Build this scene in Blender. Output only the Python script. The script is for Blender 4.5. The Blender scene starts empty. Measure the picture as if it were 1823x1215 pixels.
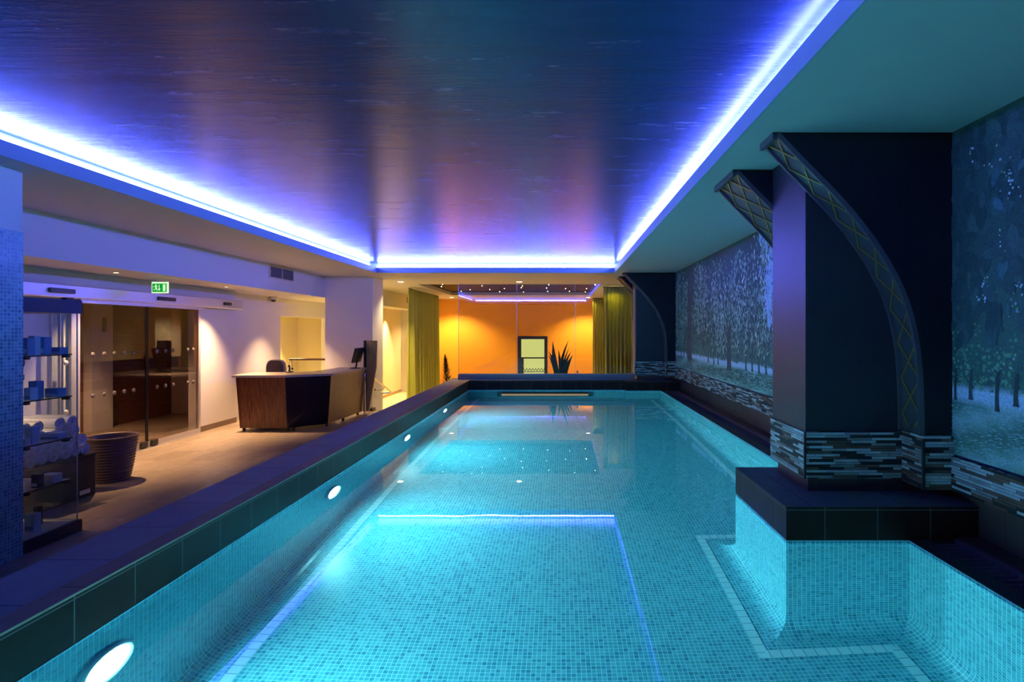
import bpy, math, random
from mathutils import Vector, Matrix
PI = math.pi
C = bpy.context.scene.collection
random.seed(7)
FPX = 984.0; VX, VY = 999.0, 589.0; H = 1.83

def Zp(z): return z + H
def at(px, py, Y): return Vector(((px-VX)*Y/FPX, Y, H-(py-VY)*Y/FPX))

# ------------------------------------------------------------------ mesh builder
class MB:
    def __init__(s): s.v=[]; s.f=[]; s.uv=[]; s.mi=[]; s.sm=[]; s.col=[]
    def face(s, pts, mi=0, uv=None, sm=False, col=None):
        n=len(s.v); s.v += [Vector(p) for p in pts]; s.f.append(tuple(range(n,n+len(pts))))
        if uv is None:
            P=[Vector(p) for p in pts]; N=Vector((0,0,0))
            for i in range(len(P)):
                a=P[i]; b=P[(i+1)%len(P)]
                N += Vector(((a.y-b.y)*(a.z+b.z),(a.z-b.z)*(a.x+b.x),(a.x-b.x)*(a.y+b.y)))
            ax=max(range(3), key=lambda k: abs(N[k]))
            if ax==2: uv=[(p.x,p.y) for p in P]
            elif ax==0: uv=[(p.y,p.z) for p in P]
            else: uv=[(p.x,p.z) for p in P]
        s.uv.append(uv); s.mi.append(mi); s.sm.append(sm); s.col.append(col)
    def grid(s, rows, mi=0, sm=True, closed_u=False, uvs=None, flip=False):
        n0=len(s.v); nu=len(rows[0]); nr=len(rows)
        for r in rows: s.v += [Vector(p) for p in r]
        for i in range(nr-1):
            for j in range(nu if closed_u else nu-1):
                j2=(j+1)%nu
                q=(n0+i*nu+j, n0+i*nu+j2, n0+(i+1)*nu+j2, n0+(i+1)*nu+j)
                if flip: q=q[::-1]
                s.f.append(q)
                if uvs:
                    jj=j+1
                    u=[uvs[i][j],uvs[i][jj],uvs[i+1][jj],uvs[i+1][j]]
                    if flip: u=u[::-1]
                    s.uv.append(u)
                else:
                    s.uv.append([(s.v[k].x+s.v[k].y, s.v[k].z) for k in q])
                s.mi.append(mi); s.sm.append(sm); s.col.append(None)
    def box(s, x0,x1,y0,y1,z0,z1, mi=0, m=None):
        if x0>x1: x0,x1=x1,x0
        if y0>y1: y0,y1=y1,y0
        if z0>z1: z0,z1=z1,z0
        c=[(x0,y0,z0),(x1,y0,z0),(x1,y1,z0),(x0,y1,z0),(x0,y0,z1),(x1,y0,z1),(x1,y1,z1),(x0,y1,z1)]
        if m: c=[m@Vector(p) for p in c]
        M=mi if isinstance(mi,(tuple,list)) else (mi,)*6   # -z +z -y +x +y -x
        for k,q in enumerate(((3,2,1,0),(4,5,6,7),(0,1,5,4),(1,2,6,5),(2,3,7,6),(3,0,4,7))):
            s.face([c[i] for i in q], M[k])
        return s
    def bbox(s, x0,x1,y0,y1,z0,z1, b=.006, mi=0, m=None):
        """box with chamfered vertical and top edges"""
        def ring(d,z): 
            x0_,x1_,y0_,y1_=x0+d,x1-d,y0+d,y1-d; e=b
            return [Vector((x0_+e,y0_,z)),Vector((x1_-e,y0_,z)),Vector((x1_,y0_+e,z)),Vector((x1_,y1_-e,z)),Vector((x1_-e,y1_,z)),Vector((x0_+e,y1_,z)),Vector((x0_,y1_-e,z)),Vector((x0_,y0_+e,z))]
        R=[ring(b,z0),ring(0,z0+b),ring(0,z1-b),ring(b,z1)]
        if m: R=[[m@p for p in r] for r in R]
        for i in range(3):
            for j in range(8):
                k=(j+1)%8; s.face([R[i][j],R[i][k],R[i+1][k],R[i+1][j]],mi)
        s.face(R[3],mi); s.face(R[0][::-1],mi); return s
    def prism(s, poly, z0, z1, mi=0, top=None):
        n=len(poly)
        s.face([(p[0],p[1],z1) for p in poly], mi if top is None else top)
        s.face([(p[0],p[1],z0) for p in poly][::-1], mi)
        for i in range(n):
            a=poly[i]; b=poly[(i+1)%n]
            s.face([(a[0],a[1],z0),(b[0],b[1],z0),(b[0],b[1],z1),(a[0],a[1],z1)],mi)
        return s
    def tube(s, path, r, seg=12, mi=0, caps=True):
        P=[Vector(p) for p in path]; rows=[]; N=None
        for i,p in enumerate(P):
            t=((P[min(i+1,len(P)-1)]-P[max(i-1,0)])).normalized()
            if N is None:
                N=t.orthogonal().normalized()
            else:
                N=(N-t*N.dot(t)).normalized()
            B=t.cross(N); rr=r[i] if isinstance(r,(list,tuple)) else r
            rows.append([p+(N*math.cos(2*PI*k/seg)+B*math.sin(2*PI*k/seg))*rr for k in range(seg)])
        s.grid(rows,mi,True,True)
        if caps:
            s.face(rows[0][::-1],mi); s.face(rows[-1],mi)
        return s
    def lathe(s, prof, c, seg=32, mi=0, axis='z', arc=1.0):
        rows=[]
        for r,h in prof:
            row=[]
            for k in range(seg):
                a=2*PI*k/seg
                if axis=='z': row.append((c[0]+r*math.cos(a),c[1]+r*math.sin(a),c[2]+h))
                elif axis=='x': row.append((c[0]+h,c[1]+r*math.cos(a),c[2]+r*math.sin(a)))
                else: row.append((c[0]-r*math.cos(a),c[1]+h,c[2]+r*math.sin(a)))
            rows.append(row)
        s.grid(rows,mi,True,True); return s
    def build(s, name, mats, parent=None, origin=None):
        me=bpy.data.meshes.new(name)
        off=Vector((0,0,0))
        if parent is not None:
            p=parent
            while p: off+=p.location; p=p.parent
        elif origin=='base' or origin is None:
            xs=[v.x for v in s.v]; ys=[v.y for v in s.v]; zs=[v.z for v in s.v]
            off=Vector(((min(xs)+max(xs))/2,(min(ys)+max(ys))/2,min(zs)))
        me.from_pydata([tuple(v-off) for v in s.v],[],s.f)
        ul=me.uv_layers.new(name='UVMap')
        flat=[]
        for u in s.uv:
            for a in u: flat += [a[0],a[1]]
        ul.data.foreach_set('uv',flat)
        if not isinstance(mats,(list,tuple)): mats=[mats]
        for m in mats: me.materials.append(m)
        me.polygons.foreach_set('material_index',s.mi)
        me.polygons.foreach_set('use_smooth',s.sm)
        if any(c is not None for c in s.col):
            ca=me.color_attributes.new('print','FLOAT_COLOR','CORNER')
            arr=[]
            for f,c in zip(s.f,s.col):
                c=c or (0,0,0)
                if isinstance(c[0],(tuple,list)):
                    for q in c: arr += [q[0],q[1],q[2],1.0]
                else: arr += [c[0],c[1],c[2],1.0]*len(f)
            ca.data.foreach_set('color',arr)
        me.update()
        o=bpy.data.objects.new(name,me); C.objects.link(o)
        if parent is not None: o.parent=parent
        else: o.location=off
        return o

def bevel(o, w=.004, seg=2):
    m=o.modifiers.new('edge','BEVEL'); m.width=w; m.segments=seg; m.limit_method='ANGLE'; return o
def tag(o,label=None,cat=None,group=None,kind=None):
    if label: o['label']=label
    if cat: o['category']=cat
    if group: o['group']=group
    if kind: o['kind']=kind
    return o
def thing(name, loc, label, cat, group=None):
    o=bpy.data.objects.new(name,None); C.objects.link(o); o.location=loc; o.empty_display_size=.1
    return tag(o,label,cat,group)
def copy_thing(r, loc, label=None, rotz=None, scale=None):
    n=r.copy(); C.objects.link(n); n.location=loc
    if rotz is not None: n.rotation_euler=(0,0,rotz)
    if scale is not None: n.scale=scale
    if label: n['label']=label
    for c in r.children:
        d=c.copy(); C.objects.link(d); d.parent=n
        for g in c.children:
            e=g.copy(); C.objects.link(e); e.parent=d
    return n
def struct(name, mb, m, label=None):
    o=mb.build(name,m); return tag(o,label,None,None,'structure')

# ------------------------------------------------------------------ materials
class NT:
    def __init__(s,name):
        s.m=bpy.data.materials.new(name); s.m.use_nodes=True; s.t=s.m.node_tree; s.t.nodes.clear()
        s.out=s.n('ShaderNodeOutputMaterial')
    def n(s,t,**k):
        x=s.t.nodes.new(t)
        for a,b in k.items(): setattr(x,a,b)
        return x
    def l(s,a,b): s.t.links.new(a,b)
    def math(s,op,a,b=None,c=None):
        x=s.n('ShaderNodeMath',operation=op)
        for i,v in enumerate((a,b,c)):
            if v is None: continue
            if isinstance(v,(int,float)): x.inputs[i].default_value=v
            else: s.l(v,x.inputs[i])
        return x.outputs[0]
    def ramp(s,fac,stops,interp='LINEAR'):
        x=s.n('ShaderNodeValToRGB'); x.color_ramp.interpolation=interp
        e=x.color_ramp.elements
        while len(e)<len(stops): e.new(.5)
        for i,(p,c) in enumerate(stops): e[i].position=p; e[i].color=(c[0],c[1],c[2],1)
        s.l(fac,x.inputs[0]); return x.outputs[0]
    def mix(s,fac,a,b,bt='MIX'):
        x=s.n('ShaderNodeMix',data_type='RGBA',blend_type=bt)
        for sock,v in ((x.inputs[0],fac),(x.inputs[6],a),(x.inputs[7],b)):
            if isinstance(v,(int,float)): sock.default_value=v
            elif isinstance(v,(tuple,list)): sock.default_value=(v[0],v[1],v[2],1)
            else: s.l(v,sock)
        return x.outputs[2]
    def noise(s,scale,detail=3,vec=None,rough=.5,col=False):
        x=s.n('ShaderNodeTexNoise'); x.inputs['Scale'].default_value=scale; x.inputs['Detail'].default_value=detail; x.inputs['Roughness'].default_value=rough
        if vec is not None: s.l(vec,x.inputs['Vector'])
        return x.outputs[1 if col else 0]
    def coords(s,kind='Object',scale=(1,1,1)):
        t=s.n('ShaderNodeTexCoord'); mp=s.n('ShaderNodeMapping'); mp.inputs['Scale'].default_value=scale
        s.l(t.outputs[kind],mp.inputs[0]); return mp.outputs[0]
    def bsdf(s,col,rough=.5,metal=0,spec=.5,bump=None,bstr=.3,bdist=.002,**k):
        b=s.n('ShaderNodeBsdfPrincipled')
        def put(n,v):
            if isinstance(v,(tuple,list)): b.inputs[n].default_value=(v[0],v[1],v[2],1) if len(v)==3 else v
            elif isinstance(v,(int,float)): b.inputs[n].default_value=v
            else: s.l(v,b.inputs[n])
        put('Base Color',col); put('Roughness',rough); put('Metallic',metal); put('Specular IOR Level',spec)
        for a,v in k.items(): put(a.replace('_',' '),v)
        if bump is not None:
            x=s.n('ShaderNodeBump'); x.inputs['Strength'].default_value=bstr; x.inputs['Distance'].default_value=bdist
            s.l(bump,x.inputs['Height']); s.l(x.outputs[0],b.inputs['Normal'])
        s.l(b.outputs[0],s.out.inputs[0]); s.b=b; return s.m

def plain(name,col,rough=.5,metal=0,spec=.5,nz=0,nscale=40,bstr=.1,var=.06):
    t=NT(name)
    n=t.noise(nscale,4,t.coords('Object'))
    c=t.mix(n,tuple(x*(1-var) for x in col),tuple(min(1,x*(1+var)) for x in col))
    return t.bsdf(c,rough,metal,spec,n if nz else None,bstr,.002)
def emis(name,col,st):
    t=NT(name); e=t.n('ShaderNodeEmission'); e.inputs[0].default_value=(*col,1); e.inputs[1].default_value=st
    t.l(e.outputs[0],t.out.inputs[0]); return t.m

def tiles(name, sx, sy, gap, stops, grout, rough=.2, spec=.5, bstr=.25, shift=0.0, wn=1.0, mott=0.0, bdist=.001, interp='LINEAR', grough=.7, offx=0, offy=0):
    """cells in UV metres; shift: 0 stack bond, .5 half bond, -1 random offset per row"""
    t=NT(name); uv=t.n('ShaderNodeUVMap'); sp=t.n('ShaderNodeSeparateXYZ'); t.l(uv.outputs[0],sp.inputs[0])
    v=t.math('DIVIDE',t.math('ADD',sp.outputs[1],offy),sy); row=t.math('FLOOR',v)
    u=t.math('DIVIDE',t.math('ADD',sp.outputs[0],offx),sx)
    if shift>0: u=t.math('ADD',u,t.math('MULTIPLY',t.math('MODULO',t.math('ABSOLUTE',row),2.0),shift))
    if shift<0:
        w=t.n('ShaderNodeTexWhiteNoise',noise_dimensions='1D'); t.l(row,w.inputs['W']); u=t.math('ADD',u,t.math('MULTIPLY',w.outputs[0],7.31))
    cu=t.math('FLOOR',u); fu=t.math('SUBTRACT',u,cu); fv=t.math('SUBTRACT',v,row)
    cb=t.n('ShaderNodeCombineXYZ'); t.l(cu,cb.inputs[0]); t.l(row,cb.inputs[1])
    w2=t.n('ShaderNodeTexWhiteNoise',noise_dimensions='3D'); t.l(cb.outputs[0],w2.inputs['Vector'])
    du=t.math('MULTIPLY',t.math('MINIMUM',fu,t.math('SUBTRACT',1.0,fu)),sx)
    dv=t.math('MULTIPLY',t.math('MINIMUM',fv,t.math('SUBTRACT',1.0,fv)),sy)
    d=t.math('MINIMUM',du,dv)
    mask=t.math('GREATER_THAN',d,gap/2)
    hgt=t.math('MINIMUM',t.math('DIVIDE',d,gap),1.0)
    c=t.ramp(w2.outputs[0],stops,interp)
    if mott:
        n=t.noise(9,5,t.coords('Object')); c=t.mix(mott,c,t.ramp(n,[(0.3,(.35,.35,.35)),(.7,(1,1,1))]),'MULTIPLY')
    col=t.mix(mask,grout,c)
    r=t.math('ADD',t.math('MULTIPLY',mask,rough-grough),grough)
    return t.bsdf(col,r,0,spec,hgt,bstr,bdist)

def wood(name, c1,c2,c3, rough=.35, scale=(18,18,1.2), dist=2.0, spec=.4, coat=0.0):
    t=NT(name); co=t.coords('Object',scale)
    n=t.n('ShaderNodeTexNoise'); n.inputs['Scale'].default_value=1.6; n.inputs['Detail'].default_value=6; n.inputs['Roughness'].default_value=.62; n.inputs['Distortion'].default_value=dist
    t.l(co,n.inputs['Vector'])
    c=t.ramp(n.outputs[0],[(.32,c1),(.5,c2),(.68,c3)])
    m=t.bsdf(c,rough,0,spec); t.b.inputs['Coat Weight'].default_value=coat; return m

M={}
TEAL=[(0,(.22,.50,.54)),(.35,(.31,.63,.67)),(.75,(.38,.71,.75)),(1,(.46,.78,.82))]
M['mosaic']=tiles('pool_mosaic',.029,.029,.0042,[(0,(.06,.28,.36)),(.12,(.08,.34,.45)),(.4,(.11,.43,.50)),(.8,(.13,.48,.56)),(1,(.20,.56,.64))],(.38,.78,.84),.22,bstr=.15)
M['mosaic_blue']=tiles('column_mosaic',.029,.029,.0042,[(0,(.05,.20,.26)),(.5,(.09,.32,.40)),(1,(.17,.46,.54))],(.42,.52,.62),.25,bstr=.3)
M['marker']=tiles('marker_tile',.068,.3,.005,[(0,(.60,.80,.82)),(1,(.70,.88,.9))],(.12,.3,.34),.3)
M['coping_face']=tiles('coping_face_tile',.335,.24,.006,[(0,(.030,.010,.008)),(1,(.040,.014,.011))],(.14,.12,.12),.42,spec=.15,mott=.25,offy=.03)
M['coping_top']=tiles('coping_top_tile',.6,.36,.005,[(0,(.16,.16,.19)),(1,(.20,.20,.23))],(.03,.03,.04),.55,mott=.25,spec=.25,offx=.2,offy=.1)
M['coping_top_l']=tiles('coping_slab_tile',3.0,.45,.005,[(0,(.36,.33,.36)),(1,(.42,.39,.42))],(.03,.03,.04),.55,mott=.25,spec=.25,offx=1.3)
M['nosing']=tiles('nosing_tile',3.0,.9,.005,[(0,(.36,.23,.17)),(1,(.42,.27,.20))],(.03,.03,.03),.5,mott=.25,spec=.3,offx=1.3,offy=.3)
M['darktile']=tiles('dark_plinth_tile',.30,.5,.004,[(0,(.075,.042,.040)),(1,(.095,.055,.050))],(.02,.016,.02),.4,offy=.05)
M['deck']=tiles('deck_tile',.30,.60,.0035,[(0,(.32,.25,.19)),(.5,(.37,.29,.22)),(1,(.42,.33,.25))],(.12,.09,.07),.42,mott=.25,shift=.5,spec=.35)
M['stone']=tiles('split_stone',.17,.0185,.0016,[(0,(.012,.010,.010)),(.24,(.02,.016,.015)),(.25,(.14,.065,.04)),(.45,(.24,.11,.07)),(.46,(.30,.26,.25)),(.66,(.42,.38,.37)),(.67,(.58,.56,.55)),(1,(.72,.70,.68))],(.01,.01,.01),.6,shift=-1,bstr=.9,bdist=.006,mott=.55)
M['white']=plain('white_wall_paint',(.70,.68,.66),.75,nz=1,bstr=.05,nscale=90,var=.02)
M['cream']=plain('cream_wall_paint',(.78,.68,.42),.75,var=.03)
M['soffit']=plain('soffit_paint',(.47,.46,.48),.6,var=.03,nscale=6)
t=NT('dark_sheen_ceiling'); co=t.coords('Object',(.5,3.2,1)); n1=t.noise(2.2,8,co,.65); n2=t.noise(9,6,co,.7)
cc=t.ramp(n1,[(.3,(.006,.022,.070)),(.7,(.010,.034,.10))])
M['ceiling']=t.bsdf(cc,t.ramp(n1,[(.3,(.21,.21,.21)),(.7,(.29,.29,.29))]),0,.24,t.math('ADD',n1,t.math('MULTIPLY',n2,.5)),.20,.012)
M['dark_ceiling']=plain('lounge_dark_ceiling',(.012,.010,.012),.6,spec=.15)
M['lip']=plain('cove_lip_paint',(.34,.42,.52),.6,var=.02)
M['column']=plain('dark_column_paint',(.020,.018,.024),.42,spec=.45,nz=1,nscale=260,bstr=.35,var=.25)
M['fin_side']=plain('column_paint_shaded',(.006,.006,.009),.5,spec=.25,nz=1,nscale=260,bstr=.2,var=.2)  # same paint as the column, shade of the unlit faces put into the colour
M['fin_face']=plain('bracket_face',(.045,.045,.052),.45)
M['gold']=plain('brass_lattice',(.36,.22,.07),.42,metal=.75,var=.15)
M['rim']=plain('bracket_rim',(.07,.06,.07),.35)
M['alu']=plain('brushed_aluminium',(.62,.60,.60),.38,metal=.55)
M['black']=plain('black_plastic',(.012,.012,.014),.35)
M['steel']=plain('polished_steel',(.75,.72,.68),.18,metal=1.0,var=.02)
M['navy']=plain('navy_panel',(.008,.008,.045),.4,spec=.3)
M['walnut']=wood('walnut_veneer',(.045,.012,.006),(.13,.040,.018),(.24,.085,.035),.3,coat=.2)
M['gloss_black']=wood('dark_gloss_panel',(.010,.008,.012),(.014,.010,.016),(.02,.014,.022),.18)
M['oak']=wood('oak_veneer',(.36,.23,.06),(.52,.35,.10),(.62,.44,.14),.4)
M['orangewood']=wood('beech_door',(.36,.13,.035),(.46,.18,.05),(.56,.25,.08),.4,scale=(1.2,1.2,16))
M['lobbywood']=wood('lobby_wood',(.12,.045,.02),(.20,.075,.03),(.26,.11,.05),.4,scale=(1.5,1.5,10))
M['worktop']=plain('pale_worktop',(.50,.42,.34),.25,nscale=20)
M['orange']=plain('orange_wall',(.80,.33,.015),.6,nz=1,nscale=30,bstr=.15,var=.12)
M['towel']=plain('towel_cotton',(.84,.83,.84),.95,nz=1,nscale=320,bstr=.9,var=.1)
M['wicker']=tiles('dark_wicker',.022,.012,.004,[(0,(.010,.008,.008)),(1,(.028,.022,.02))],(.004,.004,.004),.5,bstr=.9,bdist=.004)
M['pot']=plain('glazed_pot',(.085,.05,.045),.42,nz=1,nscale=20,bstr=.2,var=.25)
M['boxblue']=plain('blue_carton',(.12,.22,.42),.5)
M['boxpale']=plain('pale_carton',(.50,.60,.68),.5)
M['boxcream']=plain('cream_carton',(.72,.68,.62),.5)
M['boxblack']=plain('black_carton',(.012,.012,.014),.4)
M['shelfedge']=plain('cabinet_black',(.010,.010,.012),.35)
M['shelfwhite']=plain('cabinet_white_board',(.52,.52,.50),.5)
M['leaf']=plain('agave_leaf',(.022,.055,.045),.4,var=.3,nscale=12)
M['conif']=plain('conifer_needle',(.03,.055,.02),.7,var=.4,nscale=40)
M['chair']=plain('brown_mesh_fabric',(.10,.065,.055),.8)
M['pebble']=plain('pale_pebble',(.62,.60,.45),.6,var=.2,nscale=30)
M['railwood']=plain('brown_rail',(.13,.06,.04),.4)
# curtain
t=NT('olive_curtain'); co=t.coords('Object',(1,1,1)); n=t.noise(60,3,co)
c=t.mix(n,(.44,.46,.06),(.60,.60,.10))
M['curtain']=t.bsdf(c,.75,0,.3,n,.2,.002,Sheen_Weight=.3)
tl=t.n('ShaderNodeBsdfTranslucent'); t.l(c,tl.inputs[0]); mx=t.n('ShaderNodeMixShader'); mx.inputs[0].default_value=.22
t.l(t.b.outputs[0],mx.inputs[1]); t.l(tl.outputs[0],mx.inputs[2]); t.l(mx.outputs[0],t.out.inputs[0])
# mural print
t=NT('printed_mural'); at_=t.n('ShaderNodeAttribute',attribute_name='print'); n=t.noise(70,5,t.coords('Object'),.7)
c=t.mix(.55,at_.outputs[0],t.ramp(n,[(.32,(.35,.4,.42)),(.5,(.9,.95,.95)),(.68,(1.7,1.7,1.7))]),'MULTIPLY')
M['mural']=t.bsdf(c,.55,0,.3)
# glass, thin architectural panes as solid slabs
def glass(name,col=(1,1,1),rough=0.0,ior=1.45):
    t=NT(name); g=t.n('ShaderNodeBsdfPrincipled'); g.inputs['Base Color'].default_value=(*col,1); g.inputs['Roughness'].default_value=rough
    g.inputs['IOR'].default_value=ior; g.inputs['Transmission Weight'].default_value=1.0
    t.l(g.outputs[0],t.out.inputs[0]); return t.m
def pane(name,tint=(.96,.98,.97),refl=1.0):
    """thin glazing: mirror reflection by Fresnel, rest passes straight through"""
    t=NT(name); ge=t.n('ShaderNodeNewGeometry'); vm=t.n('ShaderNodeVectorMath',operation='DOT_PRODUCT')
    t.l(ge.outputs['Normal'],vm.inputs[0]); t.l(ge.outputs['Incoming'],vm.inputs[1])
    f5=t.math('POWER',t.math('SUBTRACT',1.0,t.math('ABSOLUTE',vm.outputs['Value'])),5.0)
    k=t.math('MINIMUM',t.math('MULTIPLY',t.math('ADD',t.math('MULTIPLY',f5,.96),.04),refl),1.0)
    tr=t.n('ShaderNodeBsdfTransparent'); tr.inputs[0].default_value=(*tint,1); gl=t.n('ShaderNodeBsdfGlossy'); gl.inputs['Roughness'].default_value=.0
    mx=t.n('ShaderNodeMixShader'); t.l(k,mx.inputs[0]); t.l(tr.outputs[0],mx.inputs[1]); t.l(gl.outputs[0],mx.inputs[2]); t.l(mx.outputs[0],t.out.inputs[0]); return t.m
M['pane']=pane('clear_glazing',(.93,.95,.94),1.3)
M['doorpane']=pane('tinted_door_glazing',(.80,.74,.70),1.5)
M['shelfglass']=pane('shelf_glass',(.95,.98,.98),.9)
M['glassedge']=plain('glass_edge',(.45,.55,.52),.2,metal=.2)
# water
t=NT('pool_water'); g=t.n('ShaderNodeBsdfPrincipled'); g.inputs['Base Color'].default_value=(.93,.985,1,1); g.inputs['Roughness'].default_value=0.0
g.inputs['IOR'].default_value=1.333; g.inputs['Transmission Weight'].default_value=1.0
bp=t.n('ShaderNodeBump'); bp.inputs['Strength'].default_value=.10; bp.inputs['Distance'].default_value=.01
t.l(t.noise(1.1,2,t.coords('Object')),bp.inputs['Height']); t.l(bp.outputs[0],g.inputs['Normal']); t.l(g.outputs[0],t.out.inputs[0])
M['water']=t.m
LEDC=(.10,.13,1.0)
M['led']=emis('led_strip_light',LEDC,78)
M['lamp_warm']=emis('warm_lamp',(1,.80,.45),8)
M['lamp_pool']=emis('pool_lamp',(.22,.87,1.0),230)
M['sparkle']=emis('sparkle_lamp',(1,.85,.6),12)
M['exit_green']=emis('exit_green',(.0,.30,.03),.6)
M['exit_white']=emis('exit_white',(.75,1,.62),.5)
M['door_light']=emis('lit_door_glass',(.74,.72,.22),.52)
M['slot_light']=emis('window_glow',(.9,.72,.45),.3)
M['knob']=plain('frosted_dot',(.11,.09,.08),.6)

# ------------------------------------------------------------------ key levels
COP=.71; WAT=.478; PB=-.71; SOF=3.12; LIPZ=3.235; CEI=3.345; LOWC=2.62; LF=-.57; MOSTOP=.497
XL=-2.065; XLO=-2.53; XR=2.21; YF=12.42; YN=-.9
XM=2.556; XD=-6.5; XB=-5.63; YBACK=-2.3; YEND=22.7

# ------------------------------------------------------------------ pool
outline=[(XL,YN),(XR,YN),(XR,3.51),(1.43,3.51),(1.43,4.53),(XR,4.53),(XR,12.27),(1.43,12.27),(1.43,YF),(XL,YF)]
def inset(poly,d):
    n=len(poly); out=[]
    for i in range(n):
        a=Vector(poly[i-1]); b=Vector(poly[i]); c=Vector(poly[(i+1)%n])
        t1=(b-a).normalized(); t2=(c-b).normalized()
        n1=Vector((-t1.y,t1.x)); n2=Vector((-t2.y,t2.x))
        k=n1+n2; k=k/ (k.dot(n1)) 
        out.append(b+k*d)
    return out
def sweep(mb, poly, prof, mi=0, smooth=False):
    """prof: list of (inset, z)"""
    rings=[inset(poly,d) for d,z in prof]; n=len(poly); L=0
    vs=[0]
    for i in range(1,len(prof)):
        vs.append(vs[-1]+math.hypot(prof[i][0]-prof[i-1][0],prof[i][1]-prof[i-1][1]))
    for i in range(n):
        j=(i+1)%n; a=Vector(poly[i]); b=Vector(poly[j]); d=(b-a).normalized()
        for k in range(len(prof)-1):
            q=[(rings[k][i],prof[k][1]),(rings[k+1][i],prof[k+1][1]),(rings[k+1][j],prof[k+1][1]),(rings[k][j],prof[k][1])]
            pts=[(p.x,p.y,z) for p,z in q]
            uv=[(L+(p-a).dot(d), prof[0][1]-v) for (p,z),v in zip(q,(vs[k],vs[k+1],vs[k+1],vs[k]))]
            mb.face(pts,mi,uv,smooth)
        L+=(b-a).length
R_=.13
prof=[(0.0,MOSTOP),(0.0,PB+R_)]+[(R_*(1-math.cos(a)),PB+R_-R_*math.sin(a)) for a in [PI/2*k/6 for k in range(1,7)]]
mb=MB(); sweep(mb,outline,prof)
fl=inset(outline,R_-.001)
# floor as rectangles (outline is rectilinear)
xl,xr,xc=fl[0].x,fl[1].x,fl[3].x; yn,y1,y2,y3,y4=fl[0].y,fl[3].y,fl[4].y,fl[7].y,fl[8].y
for (a,b,c,d) in ((xl,xc,yn,y4),(xc,xr,yn,y1),(xc,xr,y2,y3)):
    mb.face([(a,c,PB),(b,c,PB),(b,d,PB),(a,d,PB)])
struct('pool_basin',mb,M['mosaic'],'mosaic lined rectangular swimming pool basin with coved floor edges')
mb=MB(); sweep(mb,outline,[(.20,PB+.003),(.265,PB+.003)])
tag(mb.build('marker_line',M['marker']),None,None,None,'structure')
mb=MB()
mb.face([(XL-.001,YN,WAT),(XR,YN,WAT),(XR,YF+.001,WAT),(XL-.001,YF+.001,WAT)])
struct('pool_water',mb,M['water'],'still clear turquoise pool water')

# pool ledges (raised kerb walls)
def ledge_box(mb,x0,x1,y0,y1,z0=0.0): mb.box(x0,x1,y0,y1,z0,COP,(0,1,0,0,0,0))
mb=MB()
mb.box(XLO,XL-.004,YBACK,12.9,0,MOSTOP,2)
mb.box(XLO,XL,YBACK,12.9,MOSTOP+.004,COP,(0,1,0,0,0,0))
struct('pool_ledge',mb,[M['coping_face'],M['coping_top_l'],M['white']],'raised tiled ledge along the left side of the pool')
mb=MB(); mb.box(XL-.11,XL+.006,YBACK,12.9,COP-.004,COP+.006)
struct('trim_1',mb,M['nosing'])
mb=MB(); mb.box(XL,1.43,YF+.004,12.9,PB,MOSTOP,2); mb.box(XL,1.43,YF,12.9,MOSTOP+.004,COP,(0,1,0,0,0,0))
mb.box(1.43+.004,2.65,12.274,12.9,PB,MOSTOP,2); mb.box(1.43,2.65,12.27,12.9,MOSTOP+.004,COP,(0,1,0,0,0,0))
struct('pool_ledge',mb,[M['coping_face'],M['coping_top'],M['darktile']],'dark tiled ledge across the far end of the pool')
mb=MB(); mb.box(1.434,2.65,3.514,4.526,PB,MOSTOP,2); mb.box(1.43,2.68,3.51,4.53,MOSTOP+.004,COP,(0,1,0,0,0,0))
struct('column_ledge',mb,[M['coping_face'],M['coping_top'],M['darktile']],'dark tiled plinth jutting into the pool under the near column')
mb=MB(); mb.box(XLO,2.65,YBACK,YN-.004,0,MOSTOP,2); mb.box(XLO,2.65,YBACK,YN,MOSTOP+.004,COP,(0,1,0,0,0,0))
struct('pool_ledge',mb,[M['coping_face'],M['coping_top'],M['darktile']],'dark tiled ledge behind the near end of the pool')
# overflow channel on the right: lip, sunken grate, plinth
M['lipribs']=tiles('ribbed_lip',2.0,.011,.003,[(0,(.045,.055,.065)),(1,(.06,.07,.08))],(.015,.018,.022),.35,bstr=.6,bdist=.003)
for nm,(a,b) in (('near',(YN,3.51)),('far',(4.53,12.27))):
    mb=MB()
    mb.face([(XR-.003,a,MOSTOP+.002),(2.33,a,MOSTOP+.004),(2.33,b,MOSTOP+.004),(XR-.003,b,MOSTOP+.002)],0,[(a,0),(a,.12),(b,.12),(b,0)])
    mb.box(XR+.004,2.33,a,b,.35,MOSTOP+.001)
    struct('trim_2',mb,M['lipribs'])
    mb=MB(); mb.box(2.33,2.66,a,b,.30,.40); struct('channel_bed',mb,M['darktile'])
    mb=MB(); mb.box(2.334,2.35,a,b,.40,.49); mb.box(2.50,2.52,a,b,.40,.505)
    k=a+.02
    while k<b-.02:
        mb.box(2.35,2.50,k,k+.018,.462,.485); k+=.055
    tag(mb.build('drain_grate',plain('purple_dark_grate',(.16,.13,.17),.4)),'slatted dark overflow grate beside the pool %s column'%('before the near' if nm=='near' else 'between near and far'),'grate','overflow grates')
    mb=MB(); mb.box(2.52,2.66,a,b,.40,.52); struct('trim_3',mb,M['darktile'])
mb=MB(); mb.box(2.65,2.80,YBACK,12.9,-.8,.805,0); struct('wall_right_plinth',mb,M['darktile'])
mb=MB(); mb.box(XM,2.80,YBACK,YEND,.80,SOF+.3); struct('wall_right',mb,M['white'])
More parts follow.
